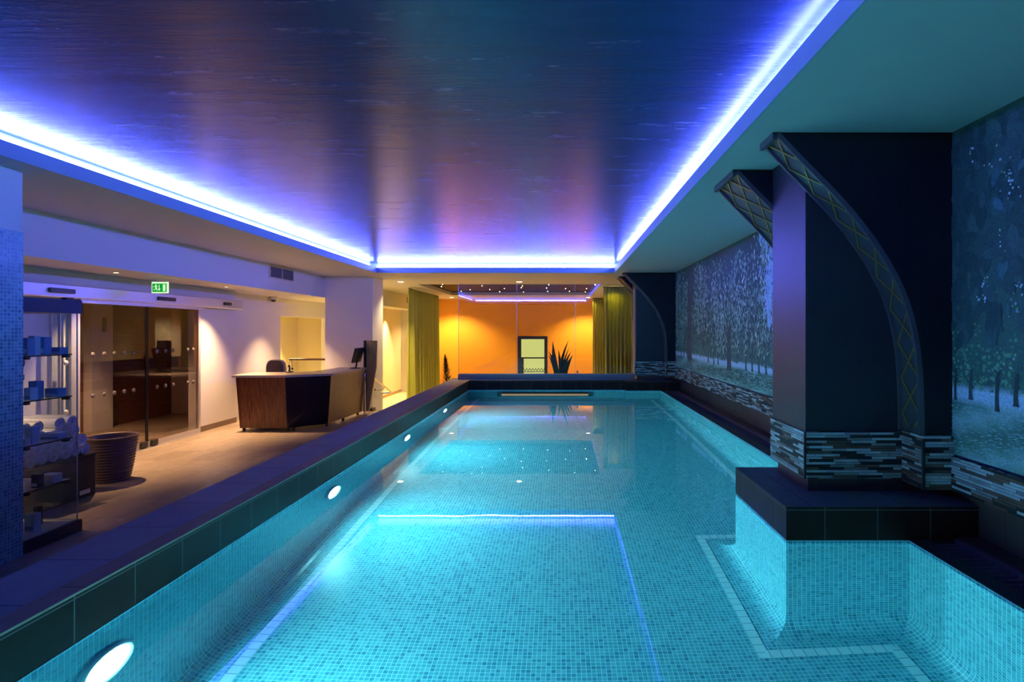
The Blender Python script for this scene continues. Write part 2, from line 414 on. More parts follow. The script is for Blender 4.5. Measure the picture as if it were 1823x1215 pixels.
# stone band on wall
for a,b in ((YBACK,3.62),(4.98,12.38)):
    mb=MB(); mb.box(XM-.03,XM+.01,a,b,Zp(-1.03),Zp(-.815)); struct('stone_band',mb,M['stone'],'split stone cladding strip under the mural')
    mb=MB(); mb.box(XM-.012,XM+.01,a,b,Zp(-.815),Zp(-.80)); struct('trim_4',mb,M['navy'])

# ------------------------------------------------------------------ columns with curved brackets
SH_X=1.692
def column(dy, label):
    t=thing('column',(2.12,4.1+dy,COP),label,'column','dark columns with curved brackets')
    y0,y1=3.827+dy,4.42+dy
    mb=MB(); mb.box(SH_X,XM,y0,y1,Zp(-.70),SOF); o=mb.build('shaft',M['column'],t); bevel(o,.006)
    mb=MB(); mb.box(SH_X+.03,XM,y0+.03,y1-.03,COP,Zp(-1.0)); mb.build('base',M['darktile'],t)
    mb=MB(); mb.box(SH_X-.012,2.36,y0-.018,y1+.018,Zp(-1.02),Zp(-.70)); mb.build('stone_cladding',M['stone'],t)
    mb=MB(); mb.box(SH_X-.02,SH_X-.006,y0-.026,y0-.014,Zp(-1.02),Zp(-.70)); mb.box(2.335,2.35,y0-.26,y0-.245,Zp(-1.04),Zp(-.70)); mb.build('corner_strip',M['black'],t)
    # brackets: edge curve (X,z) from tip at soffit to foot
    for (fy0,fy1,nl) in ((3.595+dy,3.818+dy,2),(4.43+dy,4.96+dy,3)):
        pix=[(1379,242),(1405,272),(1440,305),(1476,340),(1516,381),(1550,425),(1584,475),(1609,524),(1622,565),(1631,615),(1636,665),(1637,720),(1637,772)]
        cur=[((x-VX)*3.61/FPX, H-(y-VY)*3.61/FPX) for x,y in pix]
        k=(SOF-Zp(-.685))/(cur[0][1]-cur[-1][1]); z0=cur[-1][1]
        cur=[(x,Zp(-.685)+(z-z0)*k) for x,z in cur]
        # resample smooth
        pts=[]
        for i in range(len(cur)-1):
            p0=cur[max(i-1,0)];p1=cur[i];p2=cur[i+1];p3=cur[min(i+2,len(cur)-1)]
            for s_ in range(4):
                u=s_/4
                pts.append(tuple(.5*((2*p1[q])+(-p0[q]+p2[q])*u+(2*p0[q]-5*p1[q]+4*p2[q]-p3[q])*u*u+(-p0[q]+3*p1[q]-3*p2[q]+p3[q])*u**3) for q in (0,1)))
        pts.append(cur[-1])
        for _ in range(30):
            pts=[pts[0]]+[tuple((pts[i-1][q]+2*pts[i][q]+pts[i+1][q])/4 for q in (0,1)) for i in range(1,len(pts)-1)]+[pts[-1]]
        mb=MB()
        # side plates + curved face
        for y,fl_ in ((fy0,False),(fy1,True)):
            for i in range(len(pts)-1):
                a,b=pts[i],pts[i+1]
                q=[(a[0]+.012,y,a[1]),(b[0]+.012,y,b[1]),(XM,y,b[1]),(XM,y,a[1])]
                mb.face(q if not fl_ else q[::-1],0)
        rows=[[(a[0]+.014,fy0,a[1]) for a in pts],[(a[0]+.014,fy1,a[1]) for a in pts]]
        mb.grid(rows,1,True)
        mb.face([(pts[0][0],fy0,SOF),(XM,fy0,SOF),(XM,fy1,SOF),(pts[0][0],fy1,SOF)],0)
        mb.face([(pts[-1][0],fy0,pts[-1][1]),(pts[-1][0],fy1,pts[-1][1]),(XM,fy1,pts[-1][1]),(XM,fy0,pts[-1][1])],0)
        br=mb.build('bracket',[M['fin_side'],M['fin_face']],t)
        # rims along both edges
        mb=MB()
        NRM=[]
        for i in range(len(pts)):
            a=pts[max(i-1,0)]; b=pts[min(i+1,len(pts)-1)]; d=Vector((b[0]-a[0],0,b[1]-a[1])).normalized(); n=Vector((d.z,0,-d.x)); NRM.append(n if n.x<0 else -n)
        for ya,yb in ((fy0-.006,fy0+.014),(fy1-.014,fy1+.006)):
            g4=[[],[],[],[]]
            for p,n in zip(pts,NRM):
                P=Vector((p[0],0,p[1])); o_=P+n*.012; i_=P-n*.02
                g4[0].append((o_.x,ya,o_.z)); g4[1].append((o_.x,yb,o_.z)); g4[2].append((i_.x,yb,i_.z)); g4[3].append((i_.x,ya,i_.z))
            for k_ in range(4): mb.grid([g4[k_],g4[(k_+1)%4]],0,False)
        a=Vector((pts[0][0],0,pts[0][1]))
        mb.box(a.x-.02,a.x+.01,fy0-.006,fy1+.006,a.z-.045,a.z-.0)
        mb.build('rim',M['rim'],br)
        # lattice strips on the curved face
        L=[0]
        for i in range(1,len(pts)): L.append(L[-1]+math.hypot(pts[i][0]-pts[i-1][0],pts[i][1]-pts[i-1][1]))
        def on(s_,w,h=.006):
            s_=max(0,min(L[-1]-1e-4,s_)); i=max(j for j in range(len(L)-1) if L[j]<=s_)
            u=(s_-L[i])/(L[i+1]-L[i]); a=pts[i]; b=pts[i+1]
            d=Vector((b[0]-a[0],0,b[1]-a[1])).normalized(); n=Vector((d.z,0,-d.x)); n=-n if n.x>0 else n
            p=Vector((a[0]+.014+(b[0]-a[0])*u,0,a[1]+(b[1]-a[1])*u))+n*h
            return Vector((p.x,fy0+w,p.z))
        Wd=fy1-fy0; pit=Wd/(nl-1) if nl>2 else Wd
        mb=MB(); hw=.011; step=.24*1.0; 
        run=step*(1 if nl==2 else 2)
        s0=-run
        while s0<L[-1]:
            for sgn in (1,-1):
                N=8 if nl==2 else 16; row=[]; row2=[]
                for k_ in range(N+1):
                    u=k_/N; w=.016+(Wd-.032)*(u if sgn>0 else 1-u); sp_=s0+run*u
                    if sp_<.03 or sp_>L[-1]-.01: continue
                    h=.007 if sgn>0 else .004
                    row.append(on(sp_-hw,w,h)); row2.append(on(sp_+hw,w,h))
                if len(row)>1: mb.grid([row,row2],0,False); 
            s0+=step
        la=mb.build('lattice',M['gold'],br)
        so=la.modifiers.new('thick','SOLIDIFY'); so.thickness=.006
        # stone at foot
        if fy0<3.7+dy:
            mb=MB(); mb.box(2.345,XM,fy0-.015,y0-.02,Zp(-1.035),Zp(-.685)); mb.build('stone_cladding',M['stone'],t)
        else:
            mb=MB(); mb.box(2.345,XM,y1+.02,fy1+.01,Zp(-1.035),Zp(-.685)); mb.build('stone_cladding',M['stone'],t)
    return t
column(0,'near dark column on the tiled plinth, its gold lattice bracket fully in view')
column(8.68,'distant dark column in the far corner beside the olive curtain')

# ------------------------------------------------------------------ murals
def lerp(a,b,u): return tuple(a[i]+(b[i]-a[i])*u for i in range(len(a)))
def mural(y0,y1,seed,near):
    rnd=random.Random(seed); zb,zt=Zp(-.80),SOF; mb=MB(); X=XM-.012
    hz=Zp(-.40) if near else Zp(-.50)
    cnt=[0]
    def patch(y,z,w,h,ang,col,lay):
        cnt[0]+=1
        ca,sa=math.cos(ang),math.sin(ang); x=X-.0004-cnt[0]*6e-7
        P=[(-w,0),(0,-h),(w,0),(0,h)] if not (near and lay in (3,4)) else [(-w,0),(-w*.8,-h*.5),(0,-h),(w*.8,-h*.5),(w,0),(w*.75,h*.5),(0,h*.9),(-w*.75,h*.5)]
        if y-w<y0+.0 or y+w>y1 or z-h<zb or z+h>zt: 
            w_=min(w,h)*.3
            y=min(max(y,y0+max(w,h)),y1-max(w,h)); z=min(max(z,zb+max(w,h)),zt-max(w,h))
        mb.face([(x,y+p*ca-q*sa,z+p*sa+q*ca) for p,q in P][::-1],0,None,False,col)
    # base: backing box sides + graded picture
    ny=int((y1-y0)/.09); nz=44
    def base(y,z):
        if z<hz-.03:
            u=(hz-z)/(hz-zb); g=lerp((.16,.28,.22),(.20,.36,.28),u)
            st=.5+.5*math.sin(y*3.1+z*23+math.sin(y*1.7)*2)
            if st>.80: g=lerp(g,(.50,.66,.62),.7)
            elif st<.22: g=lerp(g,(.06,.14,.10),.6)
            return g
        if z<hz+.035: return (.62,.72,.82)
        u=(z-hz)/(zt-hz)
        d=.5+.5*math.sin(y*1.3+2.0)*math.sin(z*2.1+y*.7)
        return lerp((.045,.085,.075),(.07,.14,.12),d) if u<.5 else lerp((.05,.10,.095),(.035,.065,.07),d)
    for i in range(ny):
        for j in range(nz):
            ya,yb=y0+(y1-y0)*i/ny,y0+(y1-y0)*(i+1)/ny; za,zb_=zb+(zt-zb)*j/nz,zb+(zt-zb)*(j+1)/nz
            cs=[base(a,b) for a,b in ((ya,za),(ya,zb_),(yb,zb_),(yb,za))]
            mb.face([(X,ya,za),(X,ya,zb_),(X,yb,zb_),(X,yb,za)],0,None,False,cs)
    for q in (((X,y0,zb),(X,y0,zt),(XM-.002,y0,zt),(XM-.002,y0,zb)),((X,y1,zt),(X,y1,zb),(XM-.002,y1,zb),(XM-.002,y1,zt)),((X,y0,zb),(XM-.002,y0,zb),(XM-.002,y1,zb),(X,y1,zb))):
        mb.face(q,0,None,False,(.05,.05,.05))
    def trunk(y,zf,ztop,w0,w1,col,lay=1):
        n=24
        for k in range(n):
            u0,u1=k/n,(k+1)/n
            wa=w0+(w1-w0)*u0+ (w0*.5*(1-u0)**14); wb=w0+(w1-w0)*u1+(w0*.5*(1-u1)**14)
            sa=math.sin(u0*5)*w0*.3; sb=math.sin(u1*5)*w0*.3
            za,zb_=zf+(ztop-zf)*u0,zf+(ztop-zf)*u1; cnt[0]+=4; x=X-.0004-cnt[0]*6e-7
            c=lerp(col,tuple(q*1.5 for q in col),rnd.random())
            mb.face([(x,y-wa+sa,za),(x,y-wb+sb,zb_),(x,y+wb+sb,zb_),(x,y+wa+sa,za)],0,None,False,c)
    if not near:
        # tree masses in the distance
        for _ in range(1500):
            y=rnd.uniform(y0,y1); z=hz+.05+abs(rnd.gauss(0,.25)); s=rnd.uniform(.02,.05)
            patch(y,z,s,s*.9,rnd.random()*3,lerp((.05,.12,.09),(.13,.26,.18),rnd.random()),0)
        for y in (11.7,11.45,11.15,9.55,9.2,8.95,7.6,7.35,7.1,6.85,6.5,6.2,5.8,5.4):
            trunk(y,hz-.05,hz+.35,.03,.02,(.05,.06,.06))
        # sky gap at the right end
        for _ in range(900):
            y=rnd.gauss(6.45,.22); z=rnd.uniform(Zp(.05),SOF-.03); s=rnd.uniform(.03,.07)
            patch(y,z,s,s*1.4,0,lerp((.42,.52,.72),(.55,.66,.85),rnd.random()),1)
        # the two trunks in front
        trunk(10.9,Zp(-.76),SOF-.02,.17,.12,(.075,.065,.062),3)
        trunk(8.35,Zp(-.68),Zp(.75),.10,.06,(.055,.06,.065),3)
        # shade on grass is part of the print
        for _ in range(700):
            y=rnd.gauss(8.0,.9); z=Zp(-.66)+rnd.gauss(0,.035); patch(y,z,.08,.012,rnd.uniform(-.05,.05),(.05,.11,.08),2)
        for _ in range(1400):
            y=rnd.uniform(y0,y1); z=rnd.uniform(zb+.02,hz-.08); patch(y,z,.05,.006,rnd.uniform(-.1,.1),lerp((.10,.22,.15),(.38,.56,.46),rnd.random()),2)
        # hanging boughs
        for _ in range(360):
            yc=rnd.uniform(y0+.1,y1-.1); top=rnd.uniform(Zp(.1),SOF-.02)
            reach=rnd.uniform(.25,.85)
            if abs(yc-6.4)<.35 and rnd.random()<.75: continue
            lim=Zp(-.35) if abs(yc-10.9)>.6 else Zp(.1)
            pale=rnd.random()
            n=int(26*reach/.6)
            for k in range(n):
                u=k/n; z=top-reach*u
                if z<lim: break
                y=yc+rnd.gauss(0,.035+.05*(1-u))
                if abs(y-10.9)<.19 and z<SOF-.35+.3*rnd.random(): continue
                if abs(y-8.35)<.12 and z<Zp(.1) and rnd.random()<.85: continue
                c=lerp((.10,.20,.13),(.46,.64,.44),rnd.random()**1.5) if pale<.55 else lerp((.24,.38,.28),(.85,.95,.80),rnd.random()**1.4)
                if rnd.random()<.35: c=(.03,.06,.055)
                patch(y,z,rnd.uniform(.010,.022),rnd.uniform(.025,.048),rnd.gauss(0,.5),c,4)
    else:
        for _ in range(2600):
            y=rnd.uniform(y0,y1); z=hz+.04+abs(rnd.gauss(0,.22)); s=rnd.uniform(.006,.016)
            patch(y,z,s,s,rnd.random()*3,lerp((.05,.14,.09),(.20,.40,.26),rnd.random()),0)
        y=y0
        while y<y1-.1:
            y+=rnd.uniform(.07,.3); trunk(min(y,y1-.06),hz-rnd.uniform(.02,.10),hz+.16,rnd.uniform(.008,.022),.012,(.035,.045,.05))
        for _ in range(3200):
            y=rnd.uniform(y0,y1); z=rnd.uniform(zb+.02,hz-.07); patch(y,z,.02,.003,rnd.uniform(-.25,.05),lerp((.16,.34,.28),(.52,.72,.72),rnd.random()),1)
        # dark overhanging leaves, large and close
        for _ in range(1500):
            y=rnd.uniform(y0,y1); z=rnd.uniform(Zp(.0)-.1*rnd.random(),SOF); w=rnd.uniform(.02,.05)
            patch(y,z,w,w*2.1,rnd.gauss(0,.5),lerp((.030,.055,.060),(.060,.105,.115),rnd.random()**1.5),3)
        for _ in range(60):
            y=rnd.uniform(y0,y1); z=rnd.uniform(Zp(-.05),SOF-.2); w=rnd.uniform(.014,.03); patch(y,z,w,w*2.2,rnd.gauss(0,.4),lerp((.05,.10,.12),(.08,.17,.22),rnd.random()),4)
        for _ in range(150):
            yc=rnd.uniform(y0+.05,y1-.05); zc=rnd.uniform(Zp(-.25),SOF-.1); r=rnd.uniform(.01,.035)
            for _k in range(rnd.randint(2,8)):
                s=rnd.uniform(.004,.010); patch(yc+rnd.gauss(0,r),zc+rnd.gauss(0,r*1.4),s,s,rnd.random()*3,lerp((.45,.55,.62),(.85,.9,1),rnd.random()) if rnd.random()<.7 else (.3,.5,.25),5)
    return mb
tag(mural(4.98,12.36,3,False).build('mural',M['mural']),'large printed woodland mural of two weeping trees between the dark columns','mural')
tag(mural(YBACK,3.62,5,True).build('mural',M['mural']),'woodland mural of dark overhanging leaves and a lawn, nearer than the column','mural')

# ------------------------------------------------------------------ ceiling, cove, LED
RX0,RX1,RY0,RY1=-4.127,1.197,-1.2,12.32; CW=.15
mb=MB()
mb.box(XB,RX0,YBACK,15.4,SOF,LIPZ); mb.box(RX1,XM+.24,YBACK,15.4,SOF,LIPZ)
mb.box(RX0,RX1,YBACK,RY0,SOF,LIPZ); mb.box(RX0,RX1,RY1,15.4,SOF,LIPZ)
LX0,LX1,LY0,LY1=-4.0,1.1,15.4,20.1
mb.box(XB,LX0,15.4,YEND+.2,SOF,LIPZ); mb.box(LX1,XM+.24,15.4,YEND+.2,SOF,LIPZ); mb.box(LX0,LX1,LY1,YEND+.2,SOF,LIPZ)
struct('ceiling_soffit',mb,M['soffit'],'pale lowered ceiling border around the cove')
mb=MB()
w=.015
mb.box(RX0,RX0+w,RY0,RY1,SOF-.002,LIPZ+.002); mb.box(RX1-w,RX1,RY0,RY1,SOF-.002,LIPZ+.002)
mb.box(RX0+w,RX1-w,RY0,RY0+w,SOF-.002,LIPZ+.002); mb.box(RX0+w,RX1-w,RY1-w,RY1,SOF-.002,LIPZ+.002)
struct('trim_5',mb,M['lip'])
mb=MB()
mb.face([(RX0-CW,RY0-CW,CEI),(RX0-CW,RY1+CW,CEI),(RX1+CW,RY1+CW,CEI),(RX1+CW,RY0-CW,CEI)])
mb.box(RX0-CW-.01,RX1+CW+.01,RY0-CW-.01,RY1+CW+.01,CEI+.001,CEI+.05)
struct('ceiling',mb,M['ceiling'],'dark glossy blue ceiling panel inside the lit cove')
mb=MB()
for a in ((RX0-CW-.05,RX0-CW,RY0-CW,RY1+CW),(RX1+CW,RX1+CW+.05,RY0-CW,RY1+CW),(RX0-CW,RX1+CW,RY0-CW-.05,RY0-CW),(RX0-CW,RX1+CW,RY1+CW,RY1+CW+.05)):
    mb.box(*a,LIPZ-.003,CEI+.01)
struct('trim_6',mb,M['lip'])
z0,z1=LIPZ+.035,CEI-.035; zt=LIPZ+.001
for a,t2,lb in (((RX0-CW,RX0-CW+.012,RY0,RY1),(RX0-.08,RX0-.05,RY0,RY1),'blue white light strip along the left side of the ceiling cove'),
             ((RX1+CW-.012,RX1+CW,RY0,RY1),(RX1+.05,RX1+.08,RY0,RY1),'blue white light strip along the right side of the ceiling cove'),
             ((RX0,RX1,RY1+CW-.012,RY1+CW),(RX0,RX1,RY1+.05,RY1+.08),'blue white light strip across the far end of the ceiling cove'),
             ((RX0,RX1,RY0-CW,RY0-CW+.012),(RX0,RX1,RY0-.08,RY0-.05),'blue white light strip behind the viewer, mirrored in the glass screen')):
    d=thing('light_strip',((a[0]+a[1])/2,(a[2]+a[3])/2,LIPZ),lb,'light strip','cove light strips')
    MB().box(*a,z0,z1).build('wall_tape',M['led'],d); MB().box(*t2,zt,zt+.012).build('tray_tape',M['led'],d)
# dark lounge ceiling
mb=MB(); mb.box(LX0-.02,LX1+.02,LY0-.02,LY1+.02,SOF+.13,SOF+.2)
for a in ((LX0-.03,LX0,LY0,LY1),(LX1,LX1+.03,LY0,LY1),(LX0,LX1,LY0-.03,LY0),(LX0,LX1,LY1,LY1+.03)): mb.box(*a,LIPZ-.005,SOF+.14)
o=struct('ceiling',mb,M['dark_ceiling'],'dark recessed ceiling over the lounge')

# ------------------------------------------------------------------ left side shell
mb=MB()
mb.box(XB,XB+.0-.12,YBACK,YEND+.2,LOWC-.0,LIPZ)
struct('wall_left_bulkhead',mb,M['white'])
mb=MB(); mb.box(-8.6,XB-.12,YBACK,YEND+.2,LOWC,LOWC+.1); struct('ceiling_low',mb,M['white'])
DY0,DY1,DZ=7.38,9.86,2.27
mb=MB()
mb.box(XD-.15,XD,YBACK,DY0,0,LOWC); mb.box(XD-.15,XD,DY1,11.05,0,LOWC); mb.box(XD-.15,XD,DY0,DY1,DZ+.15,LOWC)
mb.box(-6.95,-6.78,11.05,13.35,0,LOWC); mb.box(-6.95,-6.65,10.9,11.05,0,LOWC); mb.box(-6.95,-6.78,13.35,16.0,2.18,LOWC); mb.box(-6.95,-6.3,16.0,16.15,LF,LOWC)
struct('wall_left',mb,M['white'])
mb=MB(); mb.box(-6.45,-6.3,16.15,21.9,LF,LOWC); struct('wall_left_lounge',mb,M['cream'])
mb=MB(); mb.box(-8.0,-7.85,12.3,16.6,-.6,LOWC); mb.box(-7.85,-6.3,16.45,16.6,-.6,LOWC); struct('wall_stair',mb,M['cream'])
mb=MB(); mb.box(XD,XD+.012,9.9,11.05,0,.10); mb.box(XD,XD+.012,6.3,DY0-.05,0,.10); struct('baseboard_left',mb,plain('brown_skirting',(.20,.14,.10),.5))
mb=MB(); mb.box(-6.3,-6.288,17.0,21.9,LF,LF+.10); struct('baseboard_lounge',mb,plain('warm_skirting',(.42,.26,.12),.5))
# lobby behind door
mb=MB(); mb.box(-8.7,-8.6,5.6,12.3,0,LOWC); mb.box(-8.6,-6.96,12.2,12.3,0,LOWC); mb.box(-8.6,-6.66,5.6,5.7,0,LOWC)
struct('wall_lobby',mb,M['lobbywood'])
mb=MB(); mb.box(-8.6,-8.45,9.95,10.42,0,LOWC); mb.box(-8.59,-6.97,12.18,12.2,0,LOWC); o=struct('wall_lobby_pilaster',mb,M['white'])
tag(MB().bbox(-8.448,-8.42,10.16,10.25,1.80,2.08,.01).build('intercom_panel',M['black']),'slim black panel on the pale lobby pilaster seen through the sliding door','panel')
mb=MB(); mb.box(-8.6,XLO,YBACK,12.75,-.1,0); mb.box(-8.6,-4.5,12.75,13.2,-.1,0); mb.box(-8.0,-5.6,13.2,14.2,-.1,0)
struct('floor',mb,M['deck'])
mb=MB()
for i in range(3): mb.box(-4.5,XLO,12.75+.3*i,13.05+.3*i,LF,-.19*(i+1)+.0)
struct('floor_steps',mb,M['deck'])
mb=MB(); mb.box(-8.0,XM+.24,12.9,YEND+.2,LF-.1,LF); struct('floor_lounge',mb,plain('lounge_floor',(.60,.50,.34),.5))
mb=MB(); mb.box(-8.6,XM+.24,YBACK-.15,YBACK,-.8,SOF+.3); struct('wall_back',mb,plain('back_wall',(.10,.12,.16),.7))
mb=MB(); mb.box(XB,-4.50,13.18,13.95,-.6,SOF); struct('wall_stub',mb,M['white'],'white pier beside the steps')
mb=MB(); mb.box(-8.6,-7.9,12.3,16.6,LOWC-.0,LOWC+.02)
# orange end wall with door opening, left door wall
mb=MB(); DX0,DX1,DT=-1.78,-.56,1.60
mb.box(-5.3,DX0,YEND,YEND+.15,LF,SOF); mb.box(DX1,XM+.24,YEND,YEND+.15,LF,SOF); mb.box(DX0,DX1,YEND,YEND+.15,DT,SOF)
struct('wall_end',mb,M['orange'])
mb=MB(); mb.box(-6.45,-5.3,21.75,21.9,1.66,SOF); mb.box(-6.45,-5.98,21.75,21.9,LF,1.66); mb.box(-5.32,-5.2,21.75,YEND+.15,LF,SOF); struct('wall_end_left',mb,M['white'])

# doors
d=thing('door_1',(-5.65,21.75,LF),None,None); tag(d,'beech door at the end of the passage beside the left curtain','door',None,'structure')
MB().box(-5.96,-5.36,21.76,21.80,LF,1.60).build('panel',M['orangewood'],d)
mb=MB(); mb.box(-6.0,-5.92,21.70,21.78,LF,1.66); mb.box(-5.92,-5.3,21.70,21.78,1.60,1.66); mb.build('door_frame',M['orangewood'],d)
MB().box(-5.88,-5.72,21.66,21.70,1.44,1.50).build('door_closer',M['black'],d)
d=thing('door_2',(-1.17,YEND,LF),None,None); tag(d,'dark framed glazed door with zigzag band in the orange wall','door',None,'structure')
mb=MB(); mb.box(DX0,DX0+.14,YEND-.03,YEND+.06,LF,DT); mb.box(DX1-.13,DX1,YEND-.03,YEND+.06,LF,DT); mb.box(DX0+.14,DX1-.13,YEND-.03,YEND+.06,DT-.12,DT)
mb.build('door_frame',M['shelfedge'],d)
mb=MB(); mb.box(DX0+.14,DX0+.24,YEND,YEND+.05,LF,.68); mb.box(DX0+.14,DX1-.13,YEND,YEND+.05,.68,.735); mb.box(DX0+.24,DX1-.13,YEND,YEND+.05,LF,-.35)
mb.build('door_leaf',M['black'],d)
MB().box(DX0+.14,DX1-.13,YEND+.052,YEND+.06,LF,DT-.12).build('lit_glazing',M['door_light'],d)
mb=MB(); x0,x1=DX0+.24,DX1-.13; n=7; y=YEND+.045
for k in range(n):
    a=x0+(x1-x0)*k/n; b=x0+(x1-x0)*(k+1)/n; m_=(a+b)/2; zz=.175
    for (p,q) in (((a,zz+.10),(m_,zz)),((m_,zz),(b,zz+.10))):
        mb.face([(p[0],y,p[1]-.022),(q[0],y,q[1]-.022),(q[0],y,q[1]+.022),(p[0],y,p[1]+.022)])
mb.box(x0,x1,y-.002,y+.004,.12,.15)
mb.build('zigzag_band',M['black'],d)
MB().tube([(DX0+.19,YEND-.05,.40),(DX0+.31,YEND-.05,.40)],.013).build('door_handle',M['steel'],d)

# sliding entrance door
d=thing('door_3',(XD,8.6,0),None,None); tag(d,'automatic double glass sliding door under a silver header','sliding door',None,'structure')
HX=XD+.17
mb=MB(); mb.bbox(XD,HX,6.25,11.0,2.25,2.42,.012); mb.build('header',M['alu'],d)
mb=MB(); mb.box(XD-.02,HX-.03,DY0-.06,DY1,2.20,2.25); mb.build('track',M['alu'],d)
for (ya,yb) in ((6.82,7.18),(8.66,9.05),(10.36,10.58)):
    mb=MB(); 
    m=Matrix.Translation((HX+.012,(ya+yb)/2,2.335)); L_=(yb-ya)/2
    mb.bbox(-.02,.02,-L_,L_,-.03,.03,.008,0,m); s_=mb.build('sensor',M['black'],d)
LFs=((DY0,8.61,'left'),(8.63,DY1,'right'))
for ya,yb,_n in LFs:
    mb=MB(); mb.box(XD+.03,XD+.042,ya+.03,yb-.012,.09,2.205); lf=mb.build('glass_leaf',M['doorpane'],d)
    mb=MB(); mb.box(XD+.015,XD+.057,ya,yb-.004,.01,.09); mb.box(XD+.02,XD+.052,ya,ya+.03,.09,2.2) if _n=='left' else mb.box(XD+.02,XD+.052,yb-.03,yb,.09,2.2)
    mb.build('bottom_rail',M['alu'],lf)
    mb=MB(); 
    if _n=='left': mb.box(XD+.028,XD+.046,yb-.012,yb,.09,2.205)
    else: mb.box(XD+.028,XD+.046,ya,ya+.012,.09,2.205)
    mb.build('rubber_edge',M['black'],lf)
    ys=[7.62,7.81,7.99,8.17,8.35] if _n=='left' else [8.83,9.02,9.2,9.56,9.70]
    for zz in (1.50,.93):
        for y in ys: MB().lathe([(0,.004),(.032,.004),(.032,0)],(XD+.043,y,zz),18,0,'x').build('dot_marking',M['knob'],lf)
    yc=8.52 if _n=='left' else 8.74
    MB().bbox(XD+.05,XD+.085,yc-.075,yc+.075,.015,.115,.012).build('floor_lock',M['black'],lf)
mb=MB(); mb.box(XD-.01,XD+.06,DY0-.10,DY0,0,2.25); mb.box(XD-.01,XD+.05,DY1,DY1+.03,0,2.25); mb.box(XD-.02,XD+.09,DY0,DY1,0,.008); mb.build('door_frame',M['alu'],d)

# sidelight strip left of the door
d=thing('glass_sidelight',(XD,7.1,0),'narrow glass screen in a thin frame between display cabinet and sliding door','glass screen')
MB().box(XD+.06,XD+.07,6.98,7.24,.05,2.2).build('glass_leaf',M['pane'],d)
mb=MB(); 
for y in (6.96,7.08,7.24): mb.box(XD+.05,XD+.085,y,y+.010,.02,2.22)
mb.build('frame',M['alu'],d)
for zz in (1.41,.77): MB().lathe([(0,.005),(.035,.005),(.035,0)],(XD+.086,7.16,zz),18,0,'x').build('dot_marking',M['alu'],d)

# signs on the white wall behind the cabinet
d=thing('wall_sign',(XD+.002,6.86,1.1),'small navy round badge and plaque on the white wall behind the display cabinet','sign')
mb=MB(); yc=6.62; mb.lathe([(0,.006),(.075,.006),(.08,0)],(XD+.001,yc,1.44),28,0,'x'); b_=mb.build('badge',M['navy'],d)
mb=MB(); mb.lathe([(0,.003),(.018,.003),(.018,0)],(XD+.007,yc,1.445),16,0,'x'); mb.lathe([(0,.003),(.022,.003),(.022,0)],(XD+.007,yc,1.395),16,0,'x'); mb.build('figure_mark',M['boxcream'],b_)
pl_=MB().box(XD,XD+.006,yc-.07,yc+.07,1.235,1.295).build('plaque',M['navy'],d)
def text(body,loc,size,mat,parent=None,rot=(PI/2,0,0),name='lettering',ext=.002):
    cu=bpy.data.curves.new(name,'FONT'); cu.body=body; cu.size=size; cu.extrude=ext; cu.align_x='CENTER'; cu.align_y='CENTER'
    o=bpy.data.objects.new(name,cu); C.objects.link(o); cu.materials.append(mat)
    off=Vector((0,0,0)); p=parent
    while p: off+=p.location; p=p.parent
    bpy.context.view_layer.update(); me=bpy.data.meshes.new_from_object(o); C.objects.unlink(o); bpy.data.objects.remove(o)
    o=bpy.data.objects.new(name,me); C.objects.link(o); o.parent=parent; o.location=Vector(loc)-off; o.rotation_euler=rot; return o
text('PUSH PAD',(XD+.007,yc,1.265),.026,M['boxcream'],pl_,(PI/2,0,PI/2))

# ------------------------------------------------------------------ mosaic column on the left
mb=MB(); mb.box(-5.3,-4.36,2.9,4.48,0,2.625,0); mb.box(-5.3,-4.363,2.9,4.477,2.625,SOF,1)
tag(mb.build('mosaic_column',[M['mosaic_blue'],M['white']]),'square pillar in blue mosaic with white painted top, beside the display cabinet','pillar')

# ------------------------------------------------------------------ display cabinet
CX=-4.385; CY0,CY1=4.50,5.06
d=thing('display_cabinet',(-4.8,4.8,0),'glass display cabinet with navy header and black base holding cartons','display cabinet')
MB().box(-5.20,CX,CY0,CY1,0,.105).build('base',M['shelfedge'],d)
MB().box(-5.18,CX-.02,CY0+.02,CY1-.03,.105,.115).build('base_board',M['shelfwhite'],d)
MB().box(-5.20,CX,CY0,CY1,Zp(.155),Zp(.275)).build('header',M['navy'],d)
for z in (Zp(.275),): MB().bbox(CX-.05,CX+.0,CY1-.16,CY1-.08,z,z+.02,.004).build('clip',M['black'],d)
for nm,a in (('glass_side',(-5.18,CX-.03,CY1-.04,CY1-.032,.115,Zp(.155))),('glass_front',(CX-.02,CX-.014,CY0+.02,CY1-.035,.115,Zp(.155)))):
    MB().box(*a).build(nm,M['shelfglass'],d)
mb=MB(); mb.box(CX-.022,CX-.012,CY1-.036,CY1-.030,.115,Zp(.155)); mb.build('glass_edge',M['glassedge'],d)
SH={1:Zp(-.21),2:Zp(-.585),3:Zp(-.959),4:Zp(-1.336)}
for k,z in SH.items():
    s_=MB().box(-5.1,CX-.03,CY0+.03,4.985,z-.008,z).build('shelf',M['shelfglass'] if k<3 else M['shelfwhite'],d)
    mb=MB(); mb.box(CX-.031,CX-.026,CY0+.03,4.987,z-.010,z+.001); mb.build('shelf_edge',M['shelfedge'],s_)
    for y in (CY0+.06,4.93): MB().bbox(CX-.06,CX-.01,y-.02,y+.02,z-.03,z-.008,.004).build('shelf_clip',M['black'],s_)
